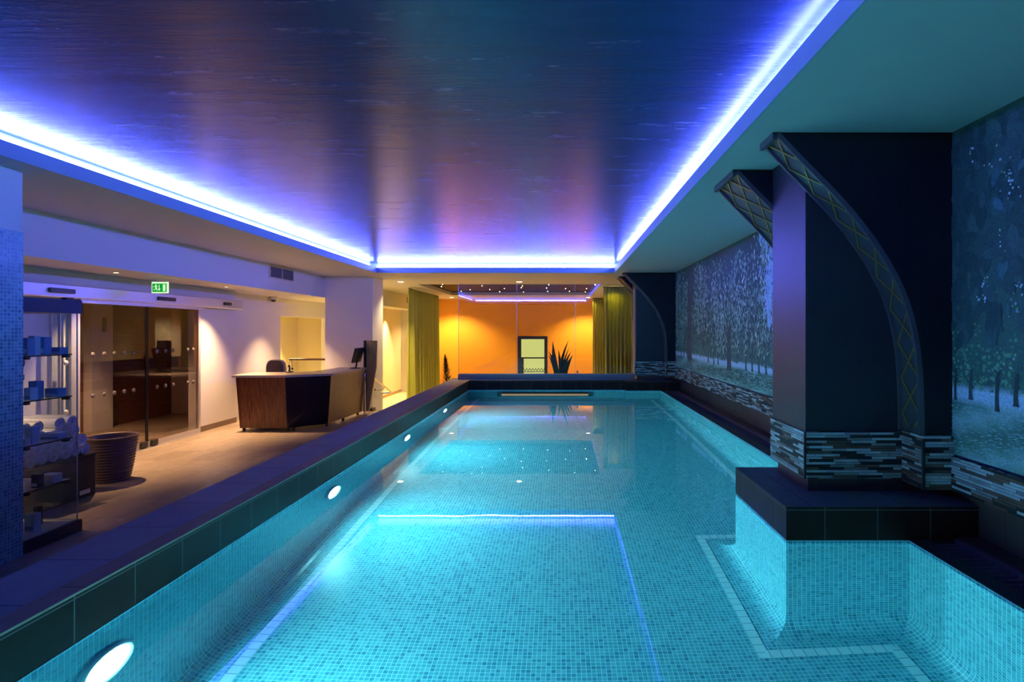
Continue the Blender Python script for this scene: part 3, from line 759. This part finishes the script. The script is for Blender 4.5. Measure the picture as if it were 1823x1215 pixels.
# cartons: pixel left,right, height m, depth, Y, shelf level, material, label
cart=[(40,49,.15,.07,4.62,1,'boxblue','dark blue carton at the pillar end of the top shelf'),
 (50,61,.165,.06,4.70,1,'boxpale','tall pale blue carton on the top shelf, second from the pillar'),
 (64,79,.155,.07,4.76,1,'boxblue','tall blue carton on the top shelf beside the lying one'),
 (81,107,.062,.08,4.88,1,'boxblue','flat blue carton lying at the far end of the top shelf'),
 (50,65,.150,.07,4.74,2,'boxblue','tall blue carton on the second shelf'),
 (42,54,.105,.07,4.62,2,'boxpale','short pale carton on the second shelf beside the pillar'),
 (79,102,.075,.09,4.86,2,'boxblue','squat blue carton at the far end of the second shelf'),
 (43,57,.150,.07,4.62,3,'boxpale','tall light blue carton on the third shelf'),
 (59,71,.062,.05,4.56,3,'boxcream','small cream carton at the front of the third shelf'),
 (75,108,.055,.09,4.86,3,'boxpale','flat pale blue carton at the far end of the third shelf'),
 (55,67,.115,.06,4.68,4,'boxblack','black carton standing on the fourth shelf'),
 (70,95,.075,.09,4.82,4,'boxcream','white carton on the fourth shelf beside the black one'),
 (43,60,.155,.07,4.68,5,'boxpale','tall white blue carton standing on the cabinet base'),
 (59,67,.16,.05,4.86,5,'boxblack','slim black carton standing on the cabinet base')]
for (a,b,h,dp,Y,lev,m,lb) in cart:
    z=SH.get(lev,.115); x0=(a-VX)*Y/FPX; x1=(b-VX)*Y/FPX
    if x1>CX-.035: x0-=x1-(CX-.035); x1=CX-.035
    tt=thing('product_carton',((x0+x1)/2,Y+dp/2,z),lb,'carton','cartons in the display cabinet')
    MB().bbox(x0,x1,Y,Y+dp,z+.0008,z+h,.002).build('carton_body',M[m],tt)
    MB().box(x0+.006,x1-.006,Y-.0012,Y,z+h*.12,z+h*.36).build('carton_band',M['boxpale'] if m!='boxpale' else M['boxblue'],tt)

# ------------------------------------------------------------------ towel bench + rolled towels
BX=-5.22
d=thing('wicker_bench',(BX-.25,5.62,0),'long low dark woven bench stacked with rolled towels','bench')
MB().bbox(BX-.5,BX,5.0,6.2,0.0,.44,.008).build('body',M['wicker'],d)
MB().bbox(BX-.5,BX+.006,4.995,6.21,.44,.465,.006).build('lid',M['shelfedge'],d)
MB().box(BX+.001,BX+.006,5.99,6.12,.04,.085).build('socket_plate',M['boxcream'],d)
def towel_mesh(L=.42,R=.058,turns=3.2):
    mb=MB(); N=72; th=.0085; rows_o=[];rows_i=[]
    for i in range(N+1):
        u=i/N; a=u*turns*2*PI; r=.010+(R-.012)*u
        wob=1+.05*math.sin(a*1.3+1)
        for lst,rr in ((rows_o,r+th),(rows_i,r)):
            lst.append((rr*wob*math.cos(a),rr*wob*math.sin(a)))
    # outer surface, inner surface, ends
    x0,x1=0,-L
    def col(p,x): return (x,p[0],p[1])
    for lst,fl_ in ((rows_o,False),(rows_i,True)):
        mb.grid([[col(p,x0-.006*0) for p in lst],[col(p,x1) for p in lst]],0,True,flip=fl_)
    for x,fl_ in ((x0,False),(x1,True)):
        mid=[((o[0]+i_[0])/2,(o[1]+i_[1])/2) for o,i_ in zip(rows_o,rows_i)]
        xx=x+(.006 if not fl_ else -.006)
        mb.grid([[col(p,x) for p in rows_o],[col(p,xx) for p in mid],[col(p,x) for p in rows_i]],0,True,flip=not fl_)
    for p,q in ((rows_o[-1],rows_i[-1]),):
        mb.face([col(p,x0),col(p,x1),col(q,x1),col(q,x0)])
    return mb
tw=towel_mesh().build('rolled_towel',M['towel'],None); tw.location=(0,0,0)
# recentre: build() shifted by base, undo by using measured offset
rt=random.Random(11); first=True; rad=.066; spots=[]
rowsz=[.467+rad,.467+rad+.112,.467+rad+.224,.467+rad+.336]
rowy=[[5.09+.128*i for i in range(9)],[5.15+.128*i for i in range(8)],[5.21+.128*i for i in range(7)],[5.42,5.55,5.80,5.93]]
names=['bottom','second','third','top']
for r_,(zz,ys) in enumerate(zip(rowsz,rowy)):
    for i,y in enumerate(ys): spots.append((r_,i,len(ys),y,zz))
for (r_,i,n_,y,zz) in spots:
    o=tw if first else tw.copy()
    if not first: C.objects.link(o)
    first=False
    o.location=(BX-.24+rt.uniform(-.015,.01),y,zz-rad); o.rotation_euler=(0,0,rt.uniform(-.03,.03))
    o.scale=(1,1.0+rt.uniform(-.03,.0),1.0)
    where='pillar end' if i==0 else ('planter end' if i==n_-1 else '%s from the pillar'%['','second','third','fourth','fifth','sixth','seventh','eighth'][i])
    tag(o,'rolled grey towel on the bench, %s row, %s'%(names[r_],where),'towel','rolled towels stacked on the bench')
# ------------------------------------------------------------------ ribbed planter
pc=(-5.50,6.76,0); prof=[(.0,.0),(.17,.0),(.185,.012)]
nr=15
for i in range(nr*6+1):
    u=i/(nr*6); r=.185+.082*u**.8; r+=.005*math.sin(u*nr*2*PI)*(1 if u<.93 else 0); prof.append((r,.012+.515*u))
prof+=[(.275,.53),(.272,.545),(.250,.545),(.245,.53),(.235,.44),(.0,.43)]
tag(MB().lathe(prof,pc,56).build('planter',M['pot']),'large empty round planter with rippled sides beside the sliding door','planter')

# ------------------------------------------------------------------ reception desk
d=thing('reception_desk',(-5.0,11.0,0),'faceted reception desk with walnut and oak fronts and pale worktop','desk')
F=[(-5.83,10.03),(-4.97,10.03),(-4.43,10.50),(-4.36,12.10)]     # floor line
T=[(-5.87,9.97),(-4.98,9.97),(-4.33,10.40),(-4.28,12.10)]     # under the worktop
ZT=.985
def slant(a,b,ta,tb,m,name,z0=.06,z1=ZT,th=.03):
    mb=MB(); A,B,TA,TB=[Vector((p[0],p[1],0)) for p in (a,b,ta,tb)]
    dn=Vector(((B-A).y,-(B-A).x,0)).normalized()*-th
    P=[A,B,TB,TA]; Z=[z0,z0,z1,z1]
    f=[(p.x,p.y,z) for p,z in zip(P,Z)]; g=[(p.x+dn.x,p.y+dn.y,z) for p,z in zip(P,Z)]
    mb.face(f); mb.face(g[::-1])
    for i in range(4):
        j=(i+1)%4; mb.face([f[i],g[i],g[j],f[j]])
    o=mb.build(name,m,d); return o
slant(F[0],F[1],T[0],T[1],M['walnut'],'front_panel')
slant(F[1],F[2],T[1],T[2],M['gloss_black'],'dark_panel')
slant(F[2],F[3],T[2],T[3],M['oak'],'oak_panel')
slant((-5.83,11.2),F[0],(-5.87,11.2),T[0],M['walnut'],'end_panel')
top=[(-5.92,9.93),(-4.97,9.93),(-4.29,10.37),(-4.25,12.12),(-4.85,12.12),(-4.9,10.95),(-5.2,10.72),(-5.92,10.72)]
o=MB().prism(top,ZT,ZT+.04,0).build('worktop',M['worktop'],d); bevel(o,.004)
for p in ((-5.78,10.08),(-4.98,10.08),(-4.90,10.12),(-4.47,10.55),(-4.42,11.2),(-4.42,12.0)):
    MB().box(p[0]-.02,p[0]+.02,p[1]-.02,p[1]+.02,0,.062).build('leg',M['black'],d)
mb=MB(); mb.box(-5.8,-4.6,10.7,10.72,.06,ZT); mb.box(-4.95,-4.93,10.8,12.05,.06,ZT); mb.build('inner_panel',M['gloss_black'],d)
# tall end screen
mb=MB(); P=[(-4.36,.06),(-4.22,.06),(-4.06,1.02),(-4.04,1.61),(-4.28,1.61),(-4.30,1.0)]
y0,y1=12.13,12.17
f=[(x,y0,z) for x,z in P]; g=[(x,y1,z) for x,z in P]; mb.face(f); mb.face(g[::-1])
for i in range(6): mb.face([f[i],g[i],g[(i+1)%6],f[(i+1)%6]])
mb.build('tall_screen',M['oak'],d)
mb=MB(); mb.box(-4.325,-4.275,12.10,12.19,.06,1.615); mb.build('screen_edge',M['black'],d)

# monitor, keyboard stand, chair, handset
d=thing('monitor',(-4.50,11.75,ZT+.04),'black computer monitor on the desk against the tall oak screen','monitor')
zb=ZT+.04
mb=MB(); m=Matrix.Translation((-4.36,11.85,zb+.27))@Matrix.Rotation(math.radians(14),4,'Y'); mb.bbox(-.02,.02,-.24,.24,-.15,.17,.006,0,m); mb.build('screen',M['black'],d)
mb=MB(); mb.tube([(-4.40,11.85,zb+.01),(-4.37,11.85,zb+.2)],.018); mb.build('stand',M['black'],d)
mb=MB(); mb.lathe([(0,0),(.11,0),(.11,.012),(.03,.02),(0,.02)],(-4.42,11.85,zb),24); mb.build('stand_base',M['black'],d)
d=thing('office_chair',(-5.72,11.35,0),'rounded brown office chair with pale rim behind the desk','chair')
def roundback(y0,y1,inset_,zb0,zt0,cx,w):
    pts=[]
    for k in range(17):
        a=PI*k/16; pts.append((cx+(w-inset_)*math.copysign(abs(math.cos(a))**.55,math.cos(a)), zt0-inset_-.26+.26*math.sin(a)**.6))
    pts=[(cx+w*.92-inset_,zb0+inset_)]+pts+[(cx-w*.92+inset_,zb0+inset_)]
    mb=MB(); f=[(x,y0,z) for x,z in pts]; g=[(x,y1,z) for x,z in pts]; mb.face(f[::-1]); mb.face(g)
    for i in range(len(pts)):
        j=(i+1)%len(pts); mb.face([f[i],f[j],g[j],g[i]])
    return mb
cx=(492-VX)*11.35/FPX
sb=roundback(11.30,11.38,0,.62,1.235,cx,.19); sb.build('backrest_shell',M['worktop'],d)
sb=roundback(11.285,11.302,.018,.62,1.235,cx,.19); sb.build('backrest',M['chair'],d)
MB().bbox(cx-.24,cx+.24,10.95,11.40,.46,.54,.02).build('seat',M['chair'],d)
MB().tube([(cx,11.2,.10),(cx,11.2,.46)],.03).build('gas_lift',M['black'],d)
for k in range(5):
    a=2*PI*k/5; ft=(cx+.27*math.cos(a),11.2+.27*math.sin(a))
    l=MB().tube([(cx,11.2,.12),(ft[0],ft[1],.07)],.018).build('leg',M['black'],d)
    MB().lathe([(0,-.015),(.03,-.015),(.03,.015),(0,.015)],(ft[0],ft[1],.03),14,0,'x').build('caster',M['black'],l)
d=thing('desk_telephone',(-5.30,10.62,zb),'small dark telephone with upright handset on the desk beside the chair','telephone')
px=(516-VX)*10.65/FPX
MB().bbox(px-.03,px+.05,10.57,10.70,zb,zb+.02,.004).build('phone_base',M['black'],d)
MB().tube([(px,10.63,zb+.02),(px+.005,10.63,zb+.09),(px-.01,10.63,zb+.14)],[.02,.018,.022]).build('handset',M['black'],d)
MB().lathe([(0,0),(.022,.01),(.022,.03),(0,.04)],(px+.055,10.63,zb+.05),14).build('phone_dial',M['black'],d)
# guard rail behind desk
d=thing('guard_rail',(-6.3,14.0,0),'brown topped guard rail with leaning silver post behind the desk','railing')
MB().tube([(-6.88,14.0,1.10),(-5.62,14.0,1.10)],.028).build('top_rail',M['railwood'],d)
MB().tube([at(508.5,664,14.0),at(517,641,14.0)],.02).build('slanted_post',M['steel'],d)
for x in (-6.82,-5.70): MB().tube([(x,14.0,0),(x,14.0,1.08)],.02).build('post',M['steel'],d)
MB().box(-6.80,-5.72,13.996,14.004,.1,1.06).build('glass_panel',M['pane'],d)
# stair handrail
d=thing('handrail',(-4.30,12.2,0),'polished steel handrail running down the steps beside the tall oak screen','handrail')
hx=-4.27
def crv(pts,n=6):
    out=[]; P=[Vector(p) for p in pts]
    for i in range(len(P)-1):
        p0,p1,p2,p3=P[max(i-1,0)],P[i],P[i+1],P[min(i+2,len(P)-1)]
        for k in range(n):
            u=k/n; out.append(.5*((2*p1)+(-p0+p2)*u+(2*p0-5*p1+4*p2-p3)*u*u+(-p0+3*p1-3*p2+p3)*u**3))
    out.append(P[-1]); return out
MB().tube(crv([(hx,12.02,0),(hx,12.02,.5),(hx,12.02,.84),(hx,12.06,.90),(hx,12.14,.905),(hx,12.5,.78),(hx,13.0,.60),(hx,13.5,.42),(hx,13.80,.31),(hx-.02,13.88,.275),(hx-.10,13.86,.27),(-4.50,13.80,.27)]),.021,14).build('rail',M['steel'],d)
MB().lathe([(0,0),(.045,0),(.045,.008),(0,.008)],(hx,12.02,0),20).build('base_plate',M['steel'],d)
b_=MB().tube(crv([(-4.50,13.35,.40),(-4.40,13.35,.39),(-4.30,13.35,.42),(hx,13.35,.465)],4),.010,8).build('wall_bracket',M['steel'],d)
MB().lathe([(0,0),(.03,0),(.03,.01),(0,.01)],(-4.50,13.35,.40),16,0,'x').build('bracket_disc',M['black'],b_)
mb=MB(); mb.box(-4.50,-4.28,12.55,12.75,0,.06); tag(mb.build('floor_kerb',M['black']),'short black kerb block at the foot of the white pier','kerb')

# ------------------------------------------------------------------ exit sign
e=thing('exit_sign',(-6.0,8.26,2.40),'green illuminated exit sign with running figure, arrow and doorway','exit sign')
w2=.12; zc=2.475
MB().box(-6.0-w2,-6.0+w2,8.26,8.285,zc-.085,zc+.085).build('panel_body',M['exit_white'],e)
g_=MB().box(-6.0-w2+.014,-6.0+w2-.014,8.254,8.259,zc-.068,zc+.058).build('green_face',M['exit_green'],e)
mb=MB(); y=8.250
def poly2(pts): 
    mb.face([(x-6.0,y,z+zc) for x,z in pts])
poly2([(.055,-.055),(.092,-.055),(.092,.045),(.055,.045)])
poly2([(-.006,.04),(-.006,-.02),(-.022,-.02),(.0,-.052),(.022,-.02),(.006,-.02),(.006,.04)])
mb.lathe([(0,0),(.010,0),(.010,.003)],(-6.0-.05,y,zc+.035),12,0,'y')
poly2([(-.068,.018),(-.045,.024),(-.035,-.004),(-.052,-.010)])
poly2([(-.052,-.006),(-.036,-.004),(-.026,-.05),(-.036,-.052)])
poly2([(-.055,-.006),(-.045,-.012),(-.068,-.04),(-.09,-.036),(-.088,-.03),(-.070,-.030)])
poly2([(-.066,.018),(-.070,.010),(-.092,.004),(-.090,.012)])
poly2([(-.046,.022),(-.040,.014),(-.020,.012),(-.022,.020)])
mb.build('pictogram',M['exit_white'],g_)
MB().box(-6.0-.24,-6.0+.24,8.255,8.29,zc+.118,zc+.124).build('hanging_plate',M['alu'],e)
MB().box(-6.0-w2,-6.0+w2,8.262,8.283,zc+.085,LOWC).build('clear_riser',M['shelfglass'],e)

# ------------------------------------------------------------------ vents
def vent(y0,y1,z0,z1,X,label,n=2):
    v=thing('air_vent',(X,(y0+y1)/2,z0),label,'air vent','wall air vents')
    mb=MB(); b=.025
    mb.box(X,X+.015,y0,y1,z0,z0+b); mb.box(X,X+.015,y0,y1,z1-b,z1); mb.box(X,X+.015,y0,y0+b,z0+b,z1-b); mb.box(X,X+.015,y1-b,y1,z0+b,z1-b)
    if n==2: mb.box(X,X+.015,(y0+y1)/2-b/2,(y0+y1)/2+b/2,z0+b,z1-b)
    mb.build('vent_frame',M['alu'],v)
    MB().box(X,X+.002,y0+b,y1-b,z0+b,z1-b).build('vent_back',M['black'],v)
    mb=MB(); z=z0+b+.01
    while z<z1-b-.008:
        mb.box(X+.002,X+.012,y0+b,y1-b,z,z+.006); z+=.019
    y=y0+b+.02
    while y<y1-b-.008:
        mb.box(X+.002,X+.009,y,y+.004,z0+b,z1-b); y+=.025
    mb.build('vent_grille',plain('grey_grille',(.20,.20,.26),.5),v)
vent(10.66,11.62,Zp(1.02),Zp(1.27),XB,'double white framed air vent on the bulkhead above the desk')
vent(20.1,20.9,Zp(1.0),Zp(1.25),XB,'small dark air vent high beside the left curtain',1)
# dome camera
cp=at(487,530,12.9)
d=thing('dome_camera',(cp.x,cp.y,LOWC-.14),'white and black dome security camera under the low ceiling','camera')
MB().lathe([(0,0),(.085,0),(.085,-.045),(.07,-.065),(0,-.065)],(cp.x,cp.y,LOWC),28).build('housing',M['alu'],d)
MB().lathe([(.055,-.065),(.052,-.09),(.035,-.115),(0,-.125)],(cp.x,cp.y,LOWC),24).build('dome',M['black'],d)

# ------------------------------------------------------------------ downlights
def downlight(x,y,z,label,r,power,size,blend=.5,col=(1,.66,.34),group='recessed downlights'):
    d=thing('downlight',(x,y,z),label,'downlight',group)
    MB().lathe([(r,0),(r*1.35,0),(r*1.35,-.004),(r*1.30,-.007),(r,-.004)],(x,y,z),24).build('trim_ring',M['alu'],d)
    MB().lathe([(0,-.003),(r,-.003)][::-1],(x,y,z),20).build('lens',M['lamp_warm'],d)
    l=bpy.data.lights.new('downlight_beam','SPOT'); l.energy=power*(1.3 if y>14 else 1); l.color=col; l.spot_size=math.radians(size); l.spot_blend=blend; l.shadow_soft_size=.03
    o=bpy.data.objects.new('downlight_beam',l); C.objects.link(o); o.parent=d; o.location=(0,0,-.02)
    return d
dl=[(2.6,'nearest the viewer behind the mosaic pillar'),(5.05,'above the towel bench'),(7.5,'above the left leaf of the sliding door'),(9.97,'between the exit sign and the desk'),(12.45,'beside the dome camera'),(14.9,'above the guard rail'),(17.35,'behind the white pier'),(19.8,'before the far beech door')]
for y,w_ in dl:
    x=-6.04 if y<19 else -5.95
    warm=(1,.60,.30) if y<13 else (1,.74,.30)
    downlight(x,y,LOWC,'small warm low ceiling downlight %s'%w_,.035,{2.6:50,5.05:50,7.5:110,9.97:150,12.45:130,14.9:110}.get(y,110)*2.6,82,1.0,warm)
for x,y,w_,p in ((-4.24,14.6,'over the far left passage',170),(-1.11,14.6,'centred above the glass screen',90),(-4.26,21.5,'at the left end of the orange wall',260),(1.05,21.5,'at the right end of the orange wall behind the curtain',260),(1.5,16.2,'added unseen to backlight the right curtain',160)):  # last entry: added lamp hidden behind the right curtain to backlight it
    downlight(x,y,SOF,'round warm ceiling downlight %s'%w_,.075,p,130,.6,(1,.72,.34))
# stair glow
downlight(-7.4,14.6,LOWC,'small warm downlight over the stair behind the desk',.04,420,80,.6,(1,.76,.32))
downlight(-7.6,8.6,LOWC,'small warm downlight added to brighten the lobby behind the sliding door',.04,150,110,.7,(1,.62,.34))  # added unseen lamp that brightens the lobby
# sparkle lights in lounge ceiling
SP=[(821,804.6),(837,813),(872,814),(889.6,802),(898,819),(931.8,800),(928,824),(930,834),(975,804),(973,822),(1014,804.6),(1007,818.6),(1042,801),(1044,818.6),(1062,839.6),(1023,845),(977,840),(858,834),(858,844),(840,850),(786,830),(788,842.6)]
base_s=None
for k,(px_,py_) in enumerate(SP):
    zr=SOF+.06-H; Y=(zr+2*(H-WAT))*FPX/(py_-VY); Y=min(max(Y,15.6),19.9); X=(px_-VX)*Y/FPX; X=max(-3.85,min(.98,X))
    nb=['row nearest the glass','second row','third row','row nearest the orange wall'][0 if Y<16.4 else (1 if Y<17.2 else (2 if Y<18 else 3))]
    if base_s is None:
        s_=thing('star_light',(X,Y,SOF+.04),'','ceiling light','pinpoint lights in the dark lounge ceiling')
        MB().lathe([(.006,.095),(.006,.03),(.02,.02),(.022,.0),(0,-.0)],(X,Y,SOF+.035),10).build('holder',M['steel'],s_)
        MB().lathe([(0,-.011),(.009,-.007),(.011,0),(.009,.007),(0,.011)],(X,Y,SOF+.03),10).build('bulb',M['sparkle'],s_); base_s=s_
    else: s_=copy_thing(base_s,(X,Y,SOF+.04))
    s_['label']='pinpoint light hanging from the dark lounge ceiling'

# ------------------------------------------------------------------ curtains
def curtain(p0,p1,z0,z1,folds,amp,label,seed):
    rnd=random.Random(seed); A=Vector((*p0,0)); B=Vector((*p1,0)); d_=(B-A); n_=Vector((-d_.y,d_.x,0)).normalized()
    N=folds*10; ph=[rnd.uniform(.6,1.3) for _ in range(folds+2)]
    th=0; prof=[]
    for i in range(N+1):
        u=i/N; k=u*folds; ki=int(k); a=ph[min(ki,folds)]*(1-(k-ki))+ph[min(ki+1,folds)]*(k-ki)
        prof.append((u,math.sin(k*2*PI)*amp*a+ .3*amp*math.sin(k*4.7+seed)))
    rows=[]
    for j in range(13):
        v=j/12; z=z1+(z0-z1)*v; fl_=.55+.55*v
        rows.append([A+d_*u+n_*(o*fl_)+Vector((0,0,0)) +Vector((0,0,z)) for u,o in prof])
    t_=thing('curtain',(A+d_*.5+Vector((0,0,z0))),label,'curtain','olive green floor length curtains')
    mb=MB(); mb.grid(rows,0,True); o=mb.build('drape',M['curtain'],t_); s_=o.modifiers.new('t','SOLIDIFY'); s_.thickness=.004
    mb=MB(); mb.tube([A+Vector((0,0,z1+.012))-d_*.02,B+Vector((0,0,z1+.012))+d_*.02],.014,8); mb.build('curtain_track',M['black'],t_)
curtain((-4.50,16.4),(-4.46,20.0),LF+.01,SOF-.05,14,.10,'olive curtain hanging beside the passage at the left of the lounge',1)
curtain((1.22,15.9),(2.06,15.9),LF+.01,SOF-.05,8,.085,'nearer olive curtain hanging beside the far dark column',2)
curtain((1.22,21.3),(1.72,21.3),LF+.01,SOF-.05,5,.07,'olive curtain at the right end of the orange wall',3)

# ------------------------------------------------------------------ glass screen on kerb
GY=12.66; GX0,GX1=-2.352,1.66
mb=MB(); mb.box(GX0,GX1+.02,GY-.07,GY+.10,COP,.828); struct('glass_kerb',mb,plain('grey_kerb_stone',(.26,.25,.28),.45),'low dark kerb carrying the glass screen')
mb=MB(); mb.box(GX0,GX1+.02,GY-.075,GY-.055,COP+.0,COP+.012); mb.box(GX0,GX1,GY-.02,GY+.02,.828,.845); struct('trim_7',mb,M['alu'])
d=thing('glass_screen',((GX0+GX1)/2,GY,.84),'tall frameless glass screen of three panes at the far end of the pool','glass screen')
xs=[GX0,(920-VX)*GY/FPX,(1024-VX)*GY/FPX,GX1]
GT=Zp(1.075)
for i in range(3):
    p_=MB().box(xs[i]+.004,xs[i+1]-.004,GY-.001,GY+.001,.845,GT).build('glass_pane',M['pane'],d)
mb=MB()
for x in xs[:3]: mb.box(x-.004,x+.004,GY-.006,GY+.006,.845,GT)
mb.build('pane_edge',M['glassedge'],d)
mb=MB(); mb.box(GX1+.0,GX1+.02,GY-.02,GY+.02,.845,SOF-.35); mb.build('end_channel',M['alu'],d)

# ------------------------------------------------------------------ plants beyond the glass
def blade(mb,base,tip,w,bend,seg=10,thick=.012):
    A=Vector(base); B=Vector(tip); d_=B-A; side=d_.cross(Vector((0,1,0))).normalized(); nrm=d_.cross(side).normalized()
    up=[];lo=[];L_=[];R__=[]
    for k in range(seg+1):
        u=k/seg; p=A+d_*u+Vector(bend)*math.sin(u*PI*.5)*(1-u)*2.2*0.5+Vector((0,0,0))
        ww=w*(math.sin(min(u*1.25+.25,1)*PI)**.8 if u<.6 else math.sin(PI*min(.6*1.25+.25,1))**.8*0+ (1-u)/.4*.9)
        ww=w*max(0.0,(1-u)**.75)*(0.75+.9*u*(1-u)*2)
        L_.append(p-side*ww); R__.append(p+side*ww); up.append(p-nrm*thick*(1-u)*-1); lo.append(p+nrm*thick*(1-u)*-1)
    mb.grid([L_,up,R__],0,True); mb.grid([R__,lo,L_],0,True)
AY=14.3
d=thing('agave_plant',at(1002,690,AY),'dark spiky agave plant behind the glass screen beside the glazed door','plant')
lv=[((992,668),(984,607),.10,(-.06,0,.0)),((992,670),(976,624),.06,(.05,0,.1)),((990,672),(976,632),.06,(.06,0,.1)),((998,660),(1013,604),.055,(-.10,0,.0)),((1000,668),(1014,618),.045,(-.08,0,.05)),((1002,670),(1017,626),.07,(-.08,0,.1)),((1004,674),(1020,632),.085,(-.05,0,.1)),((999,672),(994,622),.08,(.03,0,.0)),((1004,676),(1008,640),.07,(.03,0,0)),((994,676),(988,642),.07,(-.03,0,0))]
for (b_,t_,w_,bd) in lv:
    mb=MB(); yo=random.uniform(-.08,.08); blade(mb,at(b_[0],b_[1],AY+yo*.3),at(t_[0],t_[1],AY+yo*2),w_*.78,bd); mb.build('leaf',M['leaf'],d)
g0=at(1000,668,AY)
MB().lathe([(0,LF+.002-g0.z),(.14,LF+.002-g0.z),(.19,.02),(.17,.02),(.16,-.04),(0,-.04)],g0,28).build('plant_pot',M['boxblack'],d)
CYp=13.4
cb_=at(794,684,CYp); ct_=at(795,637,CYp)
d=thing('conifer_plant',(cb_.x,CYp,LF),'small pointed dark conifer behind the left corner of the glass screen','plant')
mb=MB(); rp=random.Random(4)
for k in range(620):
    u=rp.random()**.8; z=LF+.55+(ct_.z-LF-.55)*u; a=rp.random()*2*PI; r=.20*(1-u)**.7+.015
    if rp.random()<.12: r*=1.5
    p=Vector((cb_.x+.03*math.sin(u*4)+r*.35*math.cos(a),CYp+r*.35*math.sin(a),z)); q=p+Vector((r*.75*math.cos(a),r*.75*math.sin(a),.06+.06*rp.random()))
    s_=Vector((-math.sin(a),math.cos(a),0))*.009
    mb.face([p-s_,p+s_,q]); mb.face([q,p+s_,p-s_])
mb.build('foliage',M['conif'],d)
MB().tube([(cb_.x,CYp,LF+.35),(cb_.x,CYp,ct_.z-.1)],[.02,.006],8).build('stem',M['railwood'],d)
MB().lathe([(0,0),(.12,0),(.17,.40),(.15,.40),(.14,.36),(0,.36)],(cb_.x,CYp,LF),28).build('plant_pot',M['boxblack'],d)
for k,(a,b) in enumerate(((804,675),(809,673),(814,673.5))):
    p=at(a,b,12.80); mb=MB(); r=.030+.003*k*(k==1); z=COP
    mb.lathe([(0,0),(r*.8,.004),(r,r*.35),(r*.7,r*.8),(0,r*.95)],(p.x,p.y,z),16)
    tag(mb.build('pebble',M['pebble']),'pale round pebble on the ledge corner, %s'%['nearest the conifer','middle of the three','nearest the glass screen'][k],'pebble','pebbles by the glass screen')
# small spot at right on kerb
p=at(1028,664,GY+.06)
d=thing('kerb_spotlight',(p.x,p.y,.828),'tiny chrome spotlight on the kerb behind the glass screen','spotlight')
MB().lathe([(0,.03),(.02,.03),(.025,.06),(.012,.075),(0,.078)],(p.x,p.y,.828),14).build('lamp_head',M['steel'],d)
MB().lathe([(0,0),(.02,0),(.02,.008),(.006,.01),(.006,.03)],(p.x,p.y,.828),12).build('spot_base',M['black'],d)

# ------------------------------------------------------------------ pool lights on the left wall
for k,(Y,w_) in enumerate(((.15,'behind the viewer, nearest the near end'),(2.50,'first and largest one along the left pool wall'),(4.98,'second one in view along the left pool wall'),(7.35,'third one in view along the left pool wall'),(9.75,'farthest one along the left pool wall'))):
    c=(XL,Y,WAT-.37)
    d=thing('pool_light',c,'round white underwater pool light, %s'%w_,'pool light','underwater pool lights')
    MB().lathe([(.155,0),(.155,.018),(.146,.026),(.130,.026),(.124,.016)],c,40,0,'x').build('bezel',plain('white_bezel',(.8,.8,.8),.4),d)
    MB().lathe([(.124,.016),(.10,.022),(0,.026)],c,36,0,'x').build('lens',M['lamp_pool'],d)
# window in far pool wall
d=thing('pool_window',(-.37,YF,PB+.3),'wide underwater window with pale lit strip in the far pool wall','window')
wx0,wx1=(885-VX)*YF/FPX,(1055-VX)*YF/FPX
mb=MB(); z0_,z1_=WAT-.95,WAT-.08; b=.10
mb.box(wx0,wx1,YF-.03,YF+.0,z0_,z0_+b); mb.box(wx0,wx1,YF-.03,YF,z1_-b*.7,z1_); mb.box(wx0,wx0+b,YF-.03,YF,z0_+b,z1_-b*.7); mb.box(wx1-b,wx1,YF-.03,YF,z0_+b,z1_-b*.7)
mb.build('window_frame',plain('teal_frame',(.04,.14,.17),.4),d)
MB().box(wx0+b,wx1-b,YF-.012,YF-.006,z0_+b,z0_+.42).build('lit_strip',M['slot_light'],d)
MB().box(wx0+b,wx1-b,YF-.012,YF-.006,z0_+.42,z1_-b*.7).build('dark_glass',plain('dark_window_glass',(.06,.04,.035),.1),d)

# ------------------------------------------------------------------ world, camera, render settings
w=bpy.data.worlds.new('World'); bpy.context.scene.world=w; w.use_nodes=True
w.node_tree.nodes['Background'].inputs[0].default_value=(.02,.03,.06,1); w.node_tree.nodes['Background'].inputs[1].default_value=.3
cam=bpy.data.cameras.new('camera'); co=bpy.data.objects.new('camera',cam); C.objects.link(co)
co.location=(0,0,H); co.rotation_euler=(PI/2,0,0); cam.sensor_width=36; cam.lens=FPX/1823*36
cam.shift_x=-(VX-911.5)/1823; cam.shift_y=-(607.5-VY)/1823; cam.clip_start=.05; cam.clip_end=200
S=bpy.context.scene; S.camera=co
S.view_settings.view_transform='Standard'; S.view_settings.look='None'; S.view_settings.gamma=1; S.view_settings.exposure=1.0; S.view_settings.use_curve_mapping=False
cy=S.cycles; cy.use_denoising=True; cy.max_bounces=14; cy.diffuse_bounces=5; cy.glossy_bounces=5; cy.transmission_bounces=10; cy.transparent_max_bounces=24
cy.caustics_reflective=False; cy.caustics_refractive=True; cy.sample_clamp_indirect=6; cy.blur_glossy=.5
